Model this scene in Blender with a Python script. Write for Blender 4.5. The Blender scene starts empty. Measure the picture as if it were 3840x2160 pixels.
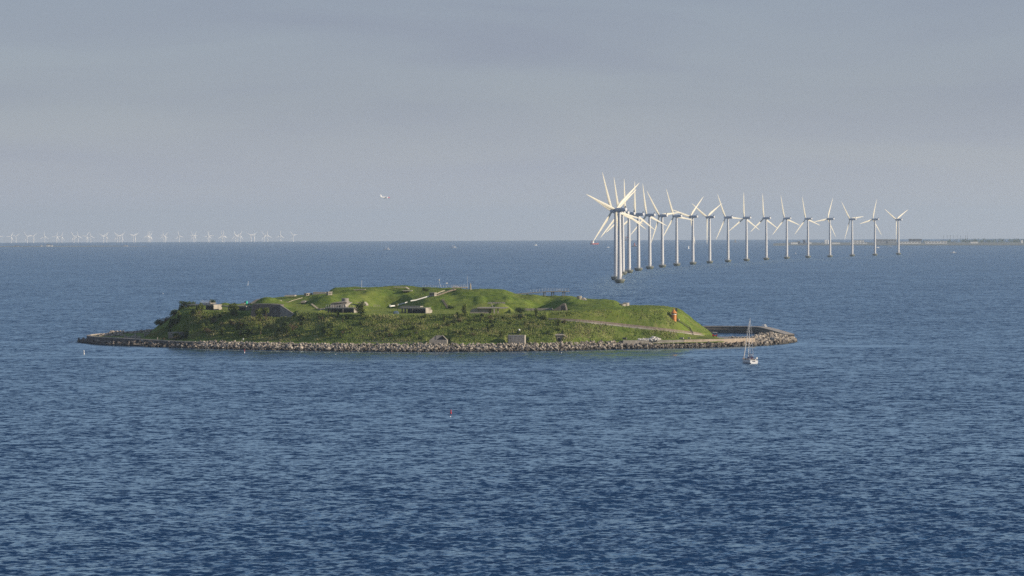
import bpy, math, random
import numpy as np
from mathutils import Vector, Matrix

random.seed(7)
rng = np.random.default_rng(7)
R = math.radians
scene = bpy.context.scene
col = scene.collection

# ------------------------------------------------------------------ camera
F = 11950.0                      # focal length in pixels of a 3840 wide frame
CAM = np.array([0.0, 0.0, 46.0])
PITCH = math.atan(220.0 / F)
ROLL = R(0.22)
REARTH = 7.4e6                   # effective earth radius (with refraction)
_r = np.array([1.0, 0, 0]); _f = np.array([0, math.cos(PITCH), -math.sin(PITCH)]); _u = np.array([0, math.sin(PITCH), math.cos(PITCH)])
UP = _u * math.cos(ROLL) + _r * math.sin(ROLL)
RT = _r * math.cos(ROLL) - _u * math.sin(ROLL)
cd = bpy.data.cameras.new('camera'); cam = bpy.data.objects.new('camera', cd); col.objects.link(cam)
cd.sensor_width = 36.0; cd.lens = 36.0 * F / 3840.0
cd.clip_start = 1.0; cd.clip_end = 120000.0
m = Matrix(((RT[0], UP[0], -_f[0], CAM[0]), (RT[1], UP[1], -_f[1], CAM[1]), (RT[2], UP[2], -_f[2], CAM[2]), (0, 0, 0, 1)))
cam.matrix_world = m
scene.camera = cam

# ------------------------------------------------------------------ sky, sun, exposure
SUN_AZ, SUN_EL = R(103), R(18)   # azimuth clockwise from +Y
world = bpy.data.worlds.new('World'); scene.world = world; world.use_nodes = True
wn = world.node_tree.nodes; wl = world.node_tree.links; wn.clear()
wo = wn.new('ShaderNodeOutputWorld'); bg = wn.new('ShaderNodeBackground')
sky = wn.new('ShaderNodeTexSky'); sky.sky_type = 'NISHITA'; sky.sun_disc = False
sky.sun_elevation = SUN_EL; sky.sun_rotation = SUN_AZ; sky.altitude = 50
sky.air_density = 1.0; sky.dust_density = 0.6; sky.ozone_density = 2.0
tc = wn.new('ShaderNodeTexCoord'); mp = wn.new('ShaderNodeMapping'); mp.inputs['Scale'].default_value = (3.0, 3.0, 22.0)
mp.inputs['Rotation'].default_value = (0.0, R(4), 0.0)
nz = wn.new('ShaderNodeTexNoise'); nz.inputs['Scale'].default_value = 2.2; nz.inputs['Detail'].default_value = 4; nz.inputs['Roughness'].default_value = 0.5
nz.inputs['Distortion'].default_value = 0.6
wl.new(tc.outputs['Generated'], mp.inputs['Vector']); wl.new(mp.outputs['Vector'], nz.inputs['Vector'])
rp = wn.new('ShaderNodeMapRange'); rp.inputs['From Min'].default_value = 0.35; rp.inputs['From Max'].default_value = 0.72
rp.inputs['To Min'].default_value = 0.88; rp.inputs['To Max'].default_value = 0.97
wl.new(nz.outputs['Fac'], rp.inputs['Value'])
mx = wn.new('ShaderNodeMix'); mx.data_type = 'RGBA'
wl.new(rp.outputs['Result'], mx.inputs['Factor']); wl.new(sky.outputs['Color'], mx.inputs['A'])
# veil of thin high cloud, paler and denser towards the horizon all round
sx = wn.new('ShaderNodeSeparateXYZ'); wl.new(tc.outputs['Generated'], sx.inputs[0])
vr = wn.new('ShaderNodeValToRGB'); wl.new(sx.outputs['Z'], vr.inputs['Fac'])
for _i, (_p, _c) in enumerate([(0.0, (0.77, 0.82, 0.945)), (0.04, (0.52, 0.58, 0.72)), (0.08, (0.465, 0.535, 0.69)), (1.0, (0.26, 0.42, 0.76))]):
    _e = vr.color_ramp.elements[_i] if _i < 2 else vr.color_ramp.elements.new(1.0)
    _e.position = _p; _e.color = (*_c, 1)
vs_ = wn.new('ShaderNodeVectorMath'); vs_.operation = 'SCALE'; vs_.inputs['Scale'].default_value = 3.0
wl.new(vr.outputs['Color'], vs_.inputs[0]); wl.new(vs_.outputs[0], mx.inputs['B'])
wl.new(mx.outputs['Result'], bg.inputs['Color']); bg.inputs['Strength'].default_value = 0.12
wl.new(bg.outputs['Background'], wo.inputs['Surface'])
sd = bpy.data.lights.new('sun', 'SUN'); sun = bpy.data.objects.new('sun', sd); col.objects.link(sun)
sd.energy = 3.8; sd.angle = R(0.5); sd.color = (1.0, 0.87, 0.70)
sdir = Vector((math.sin(SUN_AZ) * math.cos(SUN_EL), math.cos(SUN_AZ) * math.cos(SUN_EL), math.sin(SUN_EL)))
sun.rotation_euler = (-sdir).to_track_quat('-Z', 'Y').to_euler()
sun.location = (0, 0, 600)
scene.view_settings.view_transform = 'Standard'; scene.view_settings.look = 'None'
scene.view_settings.gamma = 1.0; scene.view_settings.use_curve_mapping = False
scene.view_settings.exposure = 0.65
scene.render.engine = 'CYCLES'
scene.cycles.use_denoising = False      # the photograph has a fine grain of its own
scene.cycles.use_adaptive_sampling = False
scene.cycles.max_bounces = 6; scene.cycles.volume_bounces = 0
scene.render.film_transparent = False

# ------------------------------------------------------------------ picture measures -> places in the world
def ray(px, py):
    return _f + RT * ((px - 1920.0) / F) + UP * ((1080.0 - py) / F)
def W(px, py, Y):
    d = ray(px, py); return CAM + d * (Y / d[1])
def drop(x, y): return -(x * x + y * y) / (2 * REARTH)
def Wz(px, py, z):
    d = ray(px, py); return CAM + d * ((z - CAM[2]) / d[2])
def S(px, py, up=0.0):
    p = Wz(px, py, up)
    for _ in range(25): p = Wz(px, py, drop(p[0], p[1]) + up)
    return p
def PX(p):
    v = np.asarray(p) - CAM; zf = v @ _f
    return 1920 + F * (v @ RT) / zf, 1080 - F * (v @ UP) / zf
def mpp(Y): return Y / F         # metres in one measured pixel at distance Y

# ------------------------------------------------------------------ materials
def new_mat(name):
    mt = bpy.data.materials.new(name); mt.use_nodes = True
    return mt, mt.node_tree.nodes, mt.node_tree.links, mt.node_tree.nodes['Principled BSDF']
def noise(n, l, vec, scale, detail=4, rough=0.55, dist=0.0):
    t = n.new('ShaderNodeTexNoise'); t.inputs['Scale'].default_value = scale; t.inputs['Detail'].default_value = detail
    t.inputs['Roughness'].default_value = rough; t.inputs['Distortion'].default_value = dist
    l.new(vec, t.inputs['Vector']); return t.outputs['Fac']
def ramp(n, l, fac, stops):
    r = n.new('ShaderNodeValToRGB'); e = r.color_ramp.elements
    while len(e) < len(stops): e.new(0.5)
    for i, (p, c) in enumerate(stops): e[i].position = p; e[i].color = (*c, 1)
    l.new(fac, r.inputs['Fac']); return r.outputs['Color']
def mixc(n, l, fac, a, b, mode='MIX'):
    x = n.new('ShaderNodeMix'); x.data_type = 'RGBA'; x.blend_type = mode
    for sock, v in (('Factor', fac), ('A', a), ('B', b)):
        if isinstance(v, (int, float)): x.inputs[sock].default_value = v
        elif isinstance(v, tuple): x.inputs[sock].default_value = (*v, 1)
        else: l.new(v, x.inputs[sock])
    return x.outputs['Result']
def geo_pos(n): return n.new('ShaderNodeNewGeometry').outputs['Position']

def surf(name, base, var=0.25, scale=0.6, rough=0.85, bump=0.0, bscale=3.0, objspace=False, spec=0.3, metal=0.0):
    mt, n, l, b = new_mat(name)
    vec = n.new('ShaderNodeTexCoord').outputs['Object'] if objspace else geo_pos(n)
    f = noise(n, l, vec, scale, 5, 0.6)
    lo = tuple(max(0, c * (1 - var)) for c in base); hi = tuple(min(1, c * (1 + var)) for c in base)
    l.new(ramp(n, l, f, [(0.3, lo), (0.7, hi)]), b.inputs['Base Color'])
    b.inputs['Roughness'].default_value = rough; b.inputs['Specular IOR Level'].default_value = spec; b.inputs['Metallic'].default_value = metal
    if bump:
        bp = n.new('ShaderNodeBump'); bp.inputs['Strength'].default_value = bump; bp.inputs['Distance'].default_value = 0.3
        l.new(noise(n, l, vec, bscale, 4), bp.inputs['Height']); l.new(bp.outputs['Normal'], b.inputs['Normal'])
    return mt

def concrete(name, base, streak=0.35):
    mt, n, l, b = new_mat(name)
    vec = geo_pos(n)
    mpn = n.new('ShaderNodeMapping'); mpn.inputs['Scale'].default_value = (1.6, 1.6, 0.18); l.new(vec, mpn.inputs['Vector'])
    f1 = noise(n, l, vec, 0.5, 5, 0.65); f2 = noise(n, l, mpn.outputs['Vector'], 1.0, 4, 0.6)
    c1 = ramp(n, l, f1, [(0.3, tuple(c * 0.72 for c in base)), (0.7, tuple(min(1, c * 1.15) for c in base))])
    st = ramp(n, l, f2, [(0.35, (0.45, 0.43, 0.40)), (0.62, (1, 1, 1))])
    l.new(mixc(n, l, streak, c1, st, 'MULTIPLY'), b.inputs['Base Color'])
    b.inputs['Roughness'].default_value = 0.9; b.inputs['Specular IOR Level'].default_value = 0.2
    bp = n.new('ShaderNodeBump'); bp.inputs['Strength'].default_value = 0.35; bp.inputs['Distance'].default_value = 0.15
    l.new(noise(n, l, vec, 1.8, 5, 0.6), bp.inputs['Height']); l.new(bp.outputs['Normal'], b.inputs['Normal'])
    return mt

M = {}
M['concrete'] = concrete('weathered_concrete', (0.30, 0.275, 0.24))
M['concrete_dark'] = concrete('dark_stained_shaded_concrete', (0.155, 0.14, 0.125), 0.5)  # stained, and dark enough to carry painted shade on walls facing off the sun
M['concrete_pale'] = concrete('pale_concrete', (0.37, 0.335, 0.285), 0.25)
M['coping'] = concrete('pale_coping_stone', (0.43, 0.375, 0.31), 0.2)
M['sandy_wall'] = concrete('sandy_rubble_wall', (0.40, 0.325, 0.25), 0.3)
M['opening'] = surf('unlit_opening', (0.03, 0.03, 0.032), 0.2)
M['iron'] = surf('weathered_iron', (0.06, 0.055, 0.05), 0.3, 1.0, 0.6)
M['galv'] = surf('galvanised_rail', (0.45, 0.46, 0.48), 0.15, 1.0, 0.5, metal=0.3)
M['white'] = surf('white_paint', (0.74, 0.73, 0.70), 0.06, 0.4, 0.5)
M['turb_white'] = surf('turbine_white', (0.57, 0.565, 0.555), 0.05, 0.06, 0.45)
M['blade_white'] = surf('blade_cream_white', (0.60, 0.565, 0.455), 0.04, 0.06, 0.4)
M['nacelle'] = surf('nacelle_grey', (0.46, 0.49, 0.53), 0.08, 0.2, 0.45)
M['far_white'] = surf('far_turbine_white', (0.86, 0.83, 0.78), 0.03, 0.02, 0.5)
M['orange'] = surf('orange_lighthouse_paint', (0.52, 0.205, 0.055), 0.15, 0.8, 0.55)
M['red'] = surf('red_paint', (0.42, 0.03, 0.035), 0.12, 0.8, 0.5)
M['crimson'] = surf('crimson_paint', (0.38, 0.02, 0.09), 0.1, 0.3, 0.4)
M['teal'] = surf('teal_cabinet_paint', (0.05, 0.42, 0.28), 0.1, 0.8, 0.5)
M['tarp'] = surf('blue_grey_tarpaulin', (0.10, 0.14, 0.17), 0.25, 0.8, 0.6)
M['glass'] = surf('dark_window_glass', (0.03, 0.035, 0.045), 0.1, 1.0, 0.12, spec=0.6)
M['navy'] = surf('navy_canvas', (0.02, 0.03, 0.09), 0.2, 1.0, 0.8)
M['teak'] = surf('teak_deck', (0.32, 0.2, 0.1), 0.2, 1.0, 0.7)
M['sail'] = surf('sail_cloth', (0.80, 0.77, 0.70), 0.05, 0.4, 0.8)
M['sail_orange'] = surf('tan_sail_cloth', (0.75, 0.55, 0.36), 0.08, 0.4, 0.8)
M['gravel'] = surf('gravel_track', (0.21, 0.17, 0.135), 0.35, 1.5, 0.95, 0.4, 4.0)
M['wood'] = surf('silvered_timber', (0.42, 0.36, 0.28), 0.25, 1.0, 0.85)
M['hull_dark'] = surf('dark_hull_paint', (0.04, 0.06, 0.12), 0.15, 0.2, 0.5)
M['hull_red'] = surf('red_hull_paint', (0.30, 0.06, 0.05), 0.15, 0.2, 0.5)
M['bldg_pale'] = surf('pale_facade', (0.80, 0.77, 0.71), 0.1, 0.05, 0.7)
M['bldg_grey'] = surf('grey_facade', (0.30, 0.31, 0.32), 0.1, 0.05, 0.7)
M['bldg_dark'] = surf('dark_facade', (0.12, 0.13, 0.15), 0.1, 0.05, 0.7)
M['bark'] = surf('bark', (0.10, 0.075, 0.05), 0.3, 2.0, 0.9)
M['algae'] = None

# foundations: concrete with a green tide mark that follows height above the water
def foundation_mat():
    mt, n, l, b = new_mat('algae_stained_foundation')
    tcn = n.new('ShaderNodeTexCoord'); sp = n.new('ShaderNodeSeparateXYZ'); l.new(tcn.outputs['Object'], sp.inputs[0])
    f = noise(n, l, tcn.outputs['Object'], 0.7, 4)
    ad = n.new('ShaderNodeMath'); ad.operation = 'MULTIPLY_ADD'; l.new(f, ad.inputs[0]); ad.inputs[1].default_value = 1.2; l.new(sp.outputs['Z'], ad.inputs[2])
    mr = n.new('ShaderNodeMapRange'); mr.inputs['From Min'].default_value = 0.3; mr.inputs['From Max'].default_value = 4.4; l.new(ad.outputs[0], mr.inputs['Value'])
    l.new(ramp(n, l, mr.outputs['Result'], [(0.0, (0.03, 0.035, 0.03)), (0.35, (0.10, 0.115, 0.075)), (1.0, (0.25, 0.25, 0.21))]), b.inputs['Base Color'])
    b.inputs['Roughness'].default_value = 0.9
    return mt
M['foundation'] = foundation_mat()

def rock_mat(name, light, dark):
    mt, n, l, b = new_mat(name)
    vec = geo_pos(n); sp = n.new('ShaderNodeSeparateXYZ'); l.new(vec, sp.inputs[0])
    f = noise(n, l, vec, 0.75, 2, 0.5); f2 = noise(n, l, vec, 4.0, 4, 0.6)
    c = ramp(n, l, f, [(0.32, dark), (0.5, tuple((a + q) / 2 for a, q in zip(light, dark))), (0.66, light)])
    c = mixc(n, l, 0.45, c, ramp(n, l, f2, [(0.3, (0.6, 0.58, 0.55)), (0.7, (1, 1, 1))]), 'MULTIPLY')
    ad = n.new('ShaderNodeMath'); ad.operation = 'MULTIPLY_ADD'; l.new(f, ad.inputs[0]); ad.inputs[1].default_value = 0.9; l.new(sp.outputs['Z'], ad.inputs[2])
    wet = n.new('ShaderNodeMapRange'); wet.inputs['From Min'].default_value = 0.55; wet.inputs['From Max'].default_value = 1.5; l.new(ad.outputs[0], wet.inputs['Value'])
    l.new(mixc(n, l, wet.outputs['Result'], mixc(n, l, 0.78, c, (0.035, 0.033, 0.024)), c), b.inputs['Base Color'])
    b.inputs['Roughness'].default_value = 0.85
    return mt
M['rock'] = rock_mat('granite_boulders', (0.52, 0.45, 0.355), (0.13, 0.112, 0.095))
M['rock_dark'] = rock_mat('weed_dark_boulders', (0.24, 0.20, 0.16), (0.05, 0.045, 0.04))
M['rock_white'] = surf('white_rubble', (0.50, 0.47, 0.42), 0.45, 1.1, 0.85)
M['core'] = surf('rubble_core', (0.035, 0.03, 0.025), 0.3, 1.2, 0.95)  # near-black base puts the shade between boulders into its colour

def grass_mat():
    mt, n, l, b = new_mat('island_grass')
    vec = geo_pos(n)
    at = n.new('ShaderNodeAttribute'); at.attribute_name = 'scrub'
    big = noise(n, l, vec, 0.06, 3, 0.5); mid = noise(n, l, vec, 0.35, 5, 0.65, 0.5); fine = noise(n, l, vec, 1.6, 4, 0.7)
    lush = ramp(n, l, mid, [(0.3, (0.070, 0.115, 0.016)), (0.5, (0.125, 0.180, 0.028)), (0.72, (0.20, 0.235, 0.05))])
    scr = ramp(n, l, mid, [(0.28, (0.065, 0.105, 0.022)), (0.5, (0.145, 0.180, 0.045)), (0.72, (0.24, 0.225, 0.10))])
    lush = mixc(n, l, ramp_f(n, l, big, 0.45, 0.65), lush, (0.170, 0.195, 0.045))
    mw = n.new('ShaderNodeAttribute'); mw.attribute_name = 'lit_ledge'  # ledge grass lightened, its sunlit look mixed into the colour
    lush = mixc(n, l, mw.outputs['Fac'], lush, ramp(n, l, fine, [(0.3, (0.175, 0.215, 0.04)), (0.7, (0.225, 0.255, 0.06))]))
    c = mixc(n, l, at.outputs['Fac'], lush, scr)
    c = mixc(n, l, 0.55, c, ramp(n, l, fine, [(0.3, (0.62, 0.62, 0.56)), (0.7, (1.0, 1.0, 1.0))]), 'MULTIPLY')
    l.new(c, b.inputs['Base Color']); b.inputs['Roughness'].default_value = 0.95; b.inputs['Specular IOR Level'].default_value = 0.1
    bp = n.new('ShaderNodeBump'); bp.inputs['Strength'].default_value = 0.45; bp.inputs['Distance'].default_value = 0.4
    l.new(noise(n, l, vec, 1.3, 5, 0.7), bp.inputs['Height']); l.new(bp.outputs['Normal'], b.inputs['Normal'])
    return mt
def ramp_f(n, l, fac, lo, hi):
    mr = n.new('ShaderNodeMapRange'); mr.inputs['From Min'].default_value = lo; mr.inputs['From Max'].default_value = hi
    l.new(fac, mr.inputs['Value']); return mr.outputs['Result']
M['grass'] = grass_mat()

def leaf_mat(name, stops, trans=0.25):
    mt, n, l, b = new_mat(name)
    at = n.new('ShaderNodeAttribute'); at.attribute_name = 'tone'
    l.new(ramp(n, l, at.outputs['Fac'], stops), b.inputs['Base Color'])
    b.inputs['Roughness'].default_value = 0.8; b.inputs['Specular IOR Level'].default_value = 0.15
    return mt
M['leaf'] = leaf_mat('bush_leaves', [(0, (0.050, 0.078, 0.020)), (0.5, (0.110, 0.145, 0.036)), (1, (0.19, 0.21, 0.06))])
M['leaf_dark'] = leaf_mat('dark_bush_leaves', [(0, (0.028, 0.048, 0.018)), (0.6, (0.062, 0.095, 0.030)), (1, (0.12, 0.145, 0.045))])
M['leaf_dry'] = leaf_mat('dry_bush_twigs', [(0, (0.07, 0.055, 0.032)), (0.6, (0.14, 0.11, 0.062)), (1, (0.20, 0.165, 0.09))])
M['tuft'] = leaf_mat('long_grass_blades', [(0, (0.075, 0.120, 0.022)), (0.5, (0.165, 0.215, 0.048)), (0.82, (0.27, 0.265, 0.095)), (1, (0.38, 0.32, 0.18))])
M['lush_tuft'] = leaf_mat('green_grass_blades', [(0, (0.065, 0.105, 0.014)), (0.6, (0.135, 0.190, 0.030)), (1, (0.23, 0.26, 0.06))])

def sea_mat():
    mt, n, l, b = new_mat('sea_water')
    vec = geo_pos(n)
    b.inputs['Base Color'].default_value = (0.014, 0.045, 0.106, 1)
    b.inputs['Roughness'].default_value = 1.0; b.inputs['Specular IOR Level'].default_value = 0.0
    mpn = n.new('ShaderNodeMapping'); mpn.inputs['Rotation'].default_value = (0, 0, R(14)); mpn.inputs['Scale'].default_value = (0.8, 1.0, 1.0)
    l.new(vec, mpn.inputs['Vector'])
    def vm(op, a_, b_):
        q = n.new('ShaderNodeVectorMath'); q.operation = op
        for i, v in enumerate((a_, b_)):
            if isinstance(v, tuple): q.inputs[i].default_value = v
            elif v is not None: l.new(v, q.inputs[i])
        return q.outputs[0]
    def slope(scale, detail, rough, amp, vv):
        t = n.new('ShaderNodeTexNoise'); t.inputs['Scale'].default_value = scale; t.inputs['Detail'].default_value = detail; t.inputs['Roughness'].default_value = rough
        l.new(vv, t.inputs['Vector']); return vm('MULTIPLY', vm('SUBTRACT', t.outputs['Color'], (0.5, 0.5, 0.5)), (amp, amp, 0.0))
    # slopes of the unresolved chop, from ripples up to wave groups
    sm = vm('ADD', vm('ADD', slope(0.016, 2.0, 0.8, 0.22, mpn.outputs['Vector']), slope(0.11, 1.0, 0.8, 0.62, mpn.outputs['Vector'])), slope(0.42, 2.7, 1.0, 3.0, mpn.outputs['Vector']))
    # seen at a low angle, the wave faces tilted towards the eye cover most of the view
    ih = vm('MULTIPLY', n.new('ShaderNodeNewGeometry').outputs['Incoming'], (0.11, 0.11, 0.0)); sm = vm('ADD', sm, ih)
    patch = noise(n, l, vec, 0.0035, 3, 0.55, 0.4)
    st = n.new('ShaderNodeMapRange'); st.inputs['From Min'].default_value = 0.3; st.inputs['From Max'].default_value = 0.7
    st.inputs['To Min'].default_value = 0.85; st.inputs['To Max'].default_value = 1.1; l.new(patch, st.inputs['Value'])
    ca = n.new('ShaderNodeAttribute'); ca.attribute_name = 'calm'
    c1 = n.new('ShaderNodeMath'); c1.operation = 'MULTIPLY_ADD'; l.new(ca.outputs['Fac'], c1.inputs[0]); c1.inputs[1].default_value = -0.92; c1.inputs[2].default_value = 1.0
    c2 = n.new('ShaderNodeMath'); c2.operation = 'MULTIPLY'; l.new(c1.outputs[0], c2.inputs[0]); l.new(st.outputs['Result'], c2.inputs[1])
    sc = n.new('ShaderNodeVectorMath'); sc.operation = 'SCALE'; l.new(sm, sc.inputs[0]); l.new(c2.outputs[0], sc.inputs['Scale'])
    gn = n.new('ShaderNodeNewGeometry').outputs['Normal']
    nn = n.new('ShaderNodeVectorMath'); nn.operation = 'NORMALIZE'; l.new(vm('ADD', gn, sc.outputs[0]), nn.inputs[0])
    # wave faces turned away are hidden by their neighbours, so a rough sea never reaches mirror reflectance at a low angle
    inc = n.new('ShaderNodeNewGeometry').outputs['Incoming']
    dt = n.new('ShaderNodeVectorMath'); dt.operation = 'DOT_PRODUCT'; l.new(nn.outputs[0], dt.inputs[0]); l.new(inc, dt.inputs[1])
    def ma(op, x, y):
        q = n.new('ShaderNodeMath'); q.operation = op
        for i, v in enumerate((x, y)):
            if isinstance(v, (int, float)): q.inputs[i].default_value = v
            else: l.new(v, q.inputs[i])
        return q.outputs[0]
    fr = ma('POWER', ma('SUBTRACT', 1.0, ma('MAXIMUM', dt.outputs['Value'], 0.0)), 5.0)
    kk = n.new('ShaderNodeVectorMath'); kk.operation = 'SCALE'; l.new(inc, kk.inputs[0]); l.new(ma('MAXIMUM', ma('SUBTRACT', 0.08, dt.outputs['Value']), 0.0), kk.inputs['Scale'])
    ng = n.new('ShaderNodeVectorMath'); ng.operation = 'NORMALIZE'; l.new(vm('ADD', nn.outputs[0], kk.outputs[0]), ng.inputs[0])
    cl = n.new('ShaderNodeMapRange'); cl.inputs['From Min'].default_value = 0.10; cl.inputs['From Max'].default_value = 0.74; cl.inputs['To Min'].default_value = 0.0; cl.inputs['To Max'].default_value = 0.80; l.new(fr, cl.inputs['Value'])
    gl = n.new('ShaderNodeBsdfGlossy'); gl.inputs['Roughness'].default_value = 0.12; gl.inputs['Color'].default_value = (0.68, 0.88, 1.0, 1); l.new(ng.outputs[0], gl.inputs['Normal'])
    ms = n.new('ShaderNodeMixShader'); l.new(cl.outputs['Result'], ms.inputs[0]); l.new(b.outputs[0], ms.inputs[1]); l.new(gl.outputs[0], ms.inputs[2]); l.new(ms.outputs[0], n['Material Output'].inputs['Surface'])
    return mt
M['sea'] = sea_mat()

# ------------------------------------------------------------------ mesh helpers
class MB:
    def __init__(s): s.v = []; s.f = []
    def add(s, vs, fs):
        o = len(s.v); s.v += [tuple(map(float, p)) for p in vs]; s.f += [tuple(i + o for i in f) for f in fs]; return s
    def hexa(s, b4, t4):
        return s.add(list(b4) + list(t4), [(3, 2, 1, 0), (4, 5, 6, 7), (0, 1, 5, 4), (1, 2, 6, 5), (2, 3, 7, 6), (3, 0, 4, 7)])
    def box(s, c, size, rz=0.0):
        cx, cy, cz = c; x, y, z = size[0] / 2, size[1] / 2, size[2] / 2; ca, sa = math.cos(rz), math.sin(rz)
        q = lambda a, b_: (cx + a * ca - b_ * sa, cy + a * sa + b_ * ca)
        p = [q(-x, -y), q(x, -y), q(x, y), q(-x, y)]
        return s.hexa([(a, b_, cz - z) for a, b_ in p], [(a, b_, cz + z) for a, b_ in p])
    def prism(s, poly, vec):
        """extrude a planar 3-D polygon along vec"""
        n = len(poly); a = [np.array(p, float) for p in poly]; b_ = [p + np.array(vec, float) for p in a]
        s.add(a + b_, [tuple(range(n)), tuple(range(2 * n - 1, n - 1, -1))] + [(i, i + n, (i + 1) % n + n, (i + 1) % n) for i in range(n)])
        return s
    def tube(s, p0, p1, r0, r1=None, n=8):
        r1 = r0 if r1 is None else r1
        p0 = np.array(p0, float); p1 = np.array(p1, float); d = p1 - p0; d = d / (np.linalg.norm(d) + 1e-9)
        a = np.cross(d, (0, 0, 1.0)) if abs(d[2]) < 0.9 else np.cross(d, (1.0, 0, 0)); a /= np.linalg.norm(a); b_ = np.cross(d, a)
        vs = []
        for p, r in ((p0, r0), (p1, r1)):
            for i in range(n):
                t = 2 * math.pi * i / n; vs.append(p + r * (math.cos(t) * a + math.sin(t) * b_))
        return s.add(vs, [(i, (i + 1) % n, (i + 1) % n + n, i + n) for i in range(n)] + [tuple(range(n - 1, -1, -1)), tuple(range(n, 2 * n))])
    def lathe(s, prof, n=16, c=(0, 0, 0), axis='z', cap=True):
        vs = []
        for r, h in prof:
            for i in range(n):
                t = 2 * math.pi * i / n; x, y = r * math.cos(t), r * math.sin(t)
                vs.append((c[0] + x, c[1] + y, c[2] + h) if axis == 'z' else (c[0] + h, c[1] + x, c[2] + y))
        k = len(prof); fs = []
        for j in range(k - 1):
            for i in range(n): fs.append((j * n + i, j * n + (i + 1) % n, (j + 1) * n + (i + 1) % n, (j + 1) * n + i))
        if cap: fs += [tuple(range(n - 1, -1, -1)), tuple((k - 1) * n + i for i in range(n))]
        return s.add(vs, fs)
    def loft(s, rings, cap=True):
        n = len(rings[0]); vs = [p for r in rings for p in r]; fs = []
        for j in range(len(rings) - 1):
            for i in range(n): fs.append((j * n + i, j * n + (i + 1) % n, (j + 1) * n + (i + 1) % n, (j + 1) * n + i))
        if cap: fs += [tuple(range(n - 1, -1, -1)), tuple((len(rings) - 1) * n + i for i in range(n))]
        return s.add(vs, fs)
    def mesh(s, name, smooth=False, origin=(0, 0, 0)):
        me = bpy.data.meshes.new(name)
        v = np.array(s.v) - np.array(origin) if len(s.v) else s.v
        me.from_pydata([tuple(p) for p in v], [], s.f)
        import bmesh
        bm = bmesh.new(); bm.from_mesh(me); bmesh.ops.recalc_face_normals(bm, faces=bm.faces); bm.to_mesh(me); bm.free()
        if smooth:
            me.shade_smooth()
            try: me.set_sharp_from_angle(angle=R(40))
            except Exception: pass
        return me
    def build(s, name, mat, parent=None, smooth=False, origin=None, loc=None):
        if origin is None and parent is not None and loc is None: origin = (0, 0, 0)
        me = s.mesh(name, smooth, origin if origin is not None else (0, 0, 0)); me.materials.append(M[mat] if isinstance(mat, str) else mat)
        o = bpy.data.objects.new(name, me); col.objects.link(o)
        if parent is not None: o.parent = parent
        if loc is not None: o.location = loc
        return o

def thing(name, label, cat, loc=(0, 0, 0), rz=0.0, group=None):
    o = bpy.data.objects.new(name, None); col.objects.link(o); o.location = tuple(map(float, loc)); o.rotation_euler = (0, 0, rz)
    o['label'] = label; o['category'] = cat; o['kind'] = 'thing'; o.empty_display_size = 0.5
    if group: o['group'] = group
    return o
def tag(o, label=None, cat=None, group=None, kind=None):
    if label: o['label'] = label
    if cat: o['category'] = cat; o['kind'] = 'thing'
    if group: o['group'] = group
    if kind: o['kind'] = kind
    return o
def link_mesh(name, me, parent=None, loc=(0, 0, 0), rot=(0, 0, 0), scale=(1, 1, 1)):
    o = bpy.data.objects.new(name, me); col.objects.link(o); o.location = tuple(map(float, loc)); o.rotation_euler = rot; o.scale = scale
    if parent is not None: o.parent = parent
    return o
def raw_mesh(name, V, Fc, mat, smooth=False):
    me = bpy.data.meshes.new(name)
    V = np.asarray(V, np.float32); Fc = np.asarray(Fc, np.int32); k = Fc.shape[1]
    me.vertices.add(len(V)); me.vertices.foreach_set('co', V.ravel())
    me.loops.add(Fc.size); me.loops.foreach_set('vertex_index', Fc.ravel())
    me.polygons.add(len(Fc)); me.polygons.foreach_set('loop_start', np.arange(0, Fc.size, k, dtype=np.int32))
    me.polygons.foreach_set('loop_total', np.full(len(Fc), k, np.int32))
    me.polygons.foreach_set('use_smooth', np.full(len(Fc), smooth))
    me.update(calc_edges=True); me.validate(); me.materials.append(M[mat]); return me
def point_attr(me, name, vals):
    a = me.attributes.new(name, 'FLOAT', 'POINT'); a.data.foreach_set('value', np.asarray(vals, np.float32))

# smooth lattice noise for displacement
_perm = rng.random((256, 256))
def vnoise(x, y):
    xi = np.floor(x).astype(int); yi = np.floor(y).astype(int); fx = x - xi; fy = y - yi
    fx = fx * fx * (3 - 2 * fx); fy = fy * fy * (3 - 2 * fy); g = lambda a, b_: _perm[a % 256, b_ % 256]
    return (g(xi, yi) * (1 - fx) + g(xi + 1, yi) * fx) * (1 - fy) + (g(xi, yi + 1) * (1 - fx) + g(xi + 1, yi + 1) * fx) * fy - 0.5
def fbm(x, y, o=4):
    s = 0; a = 1.0
    for i in range(o): s = s + a * vnoise(x * 2 ** i + 17 * i, y * 2 ** i + 31 * i); a *= 0.5
    return s

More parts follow.
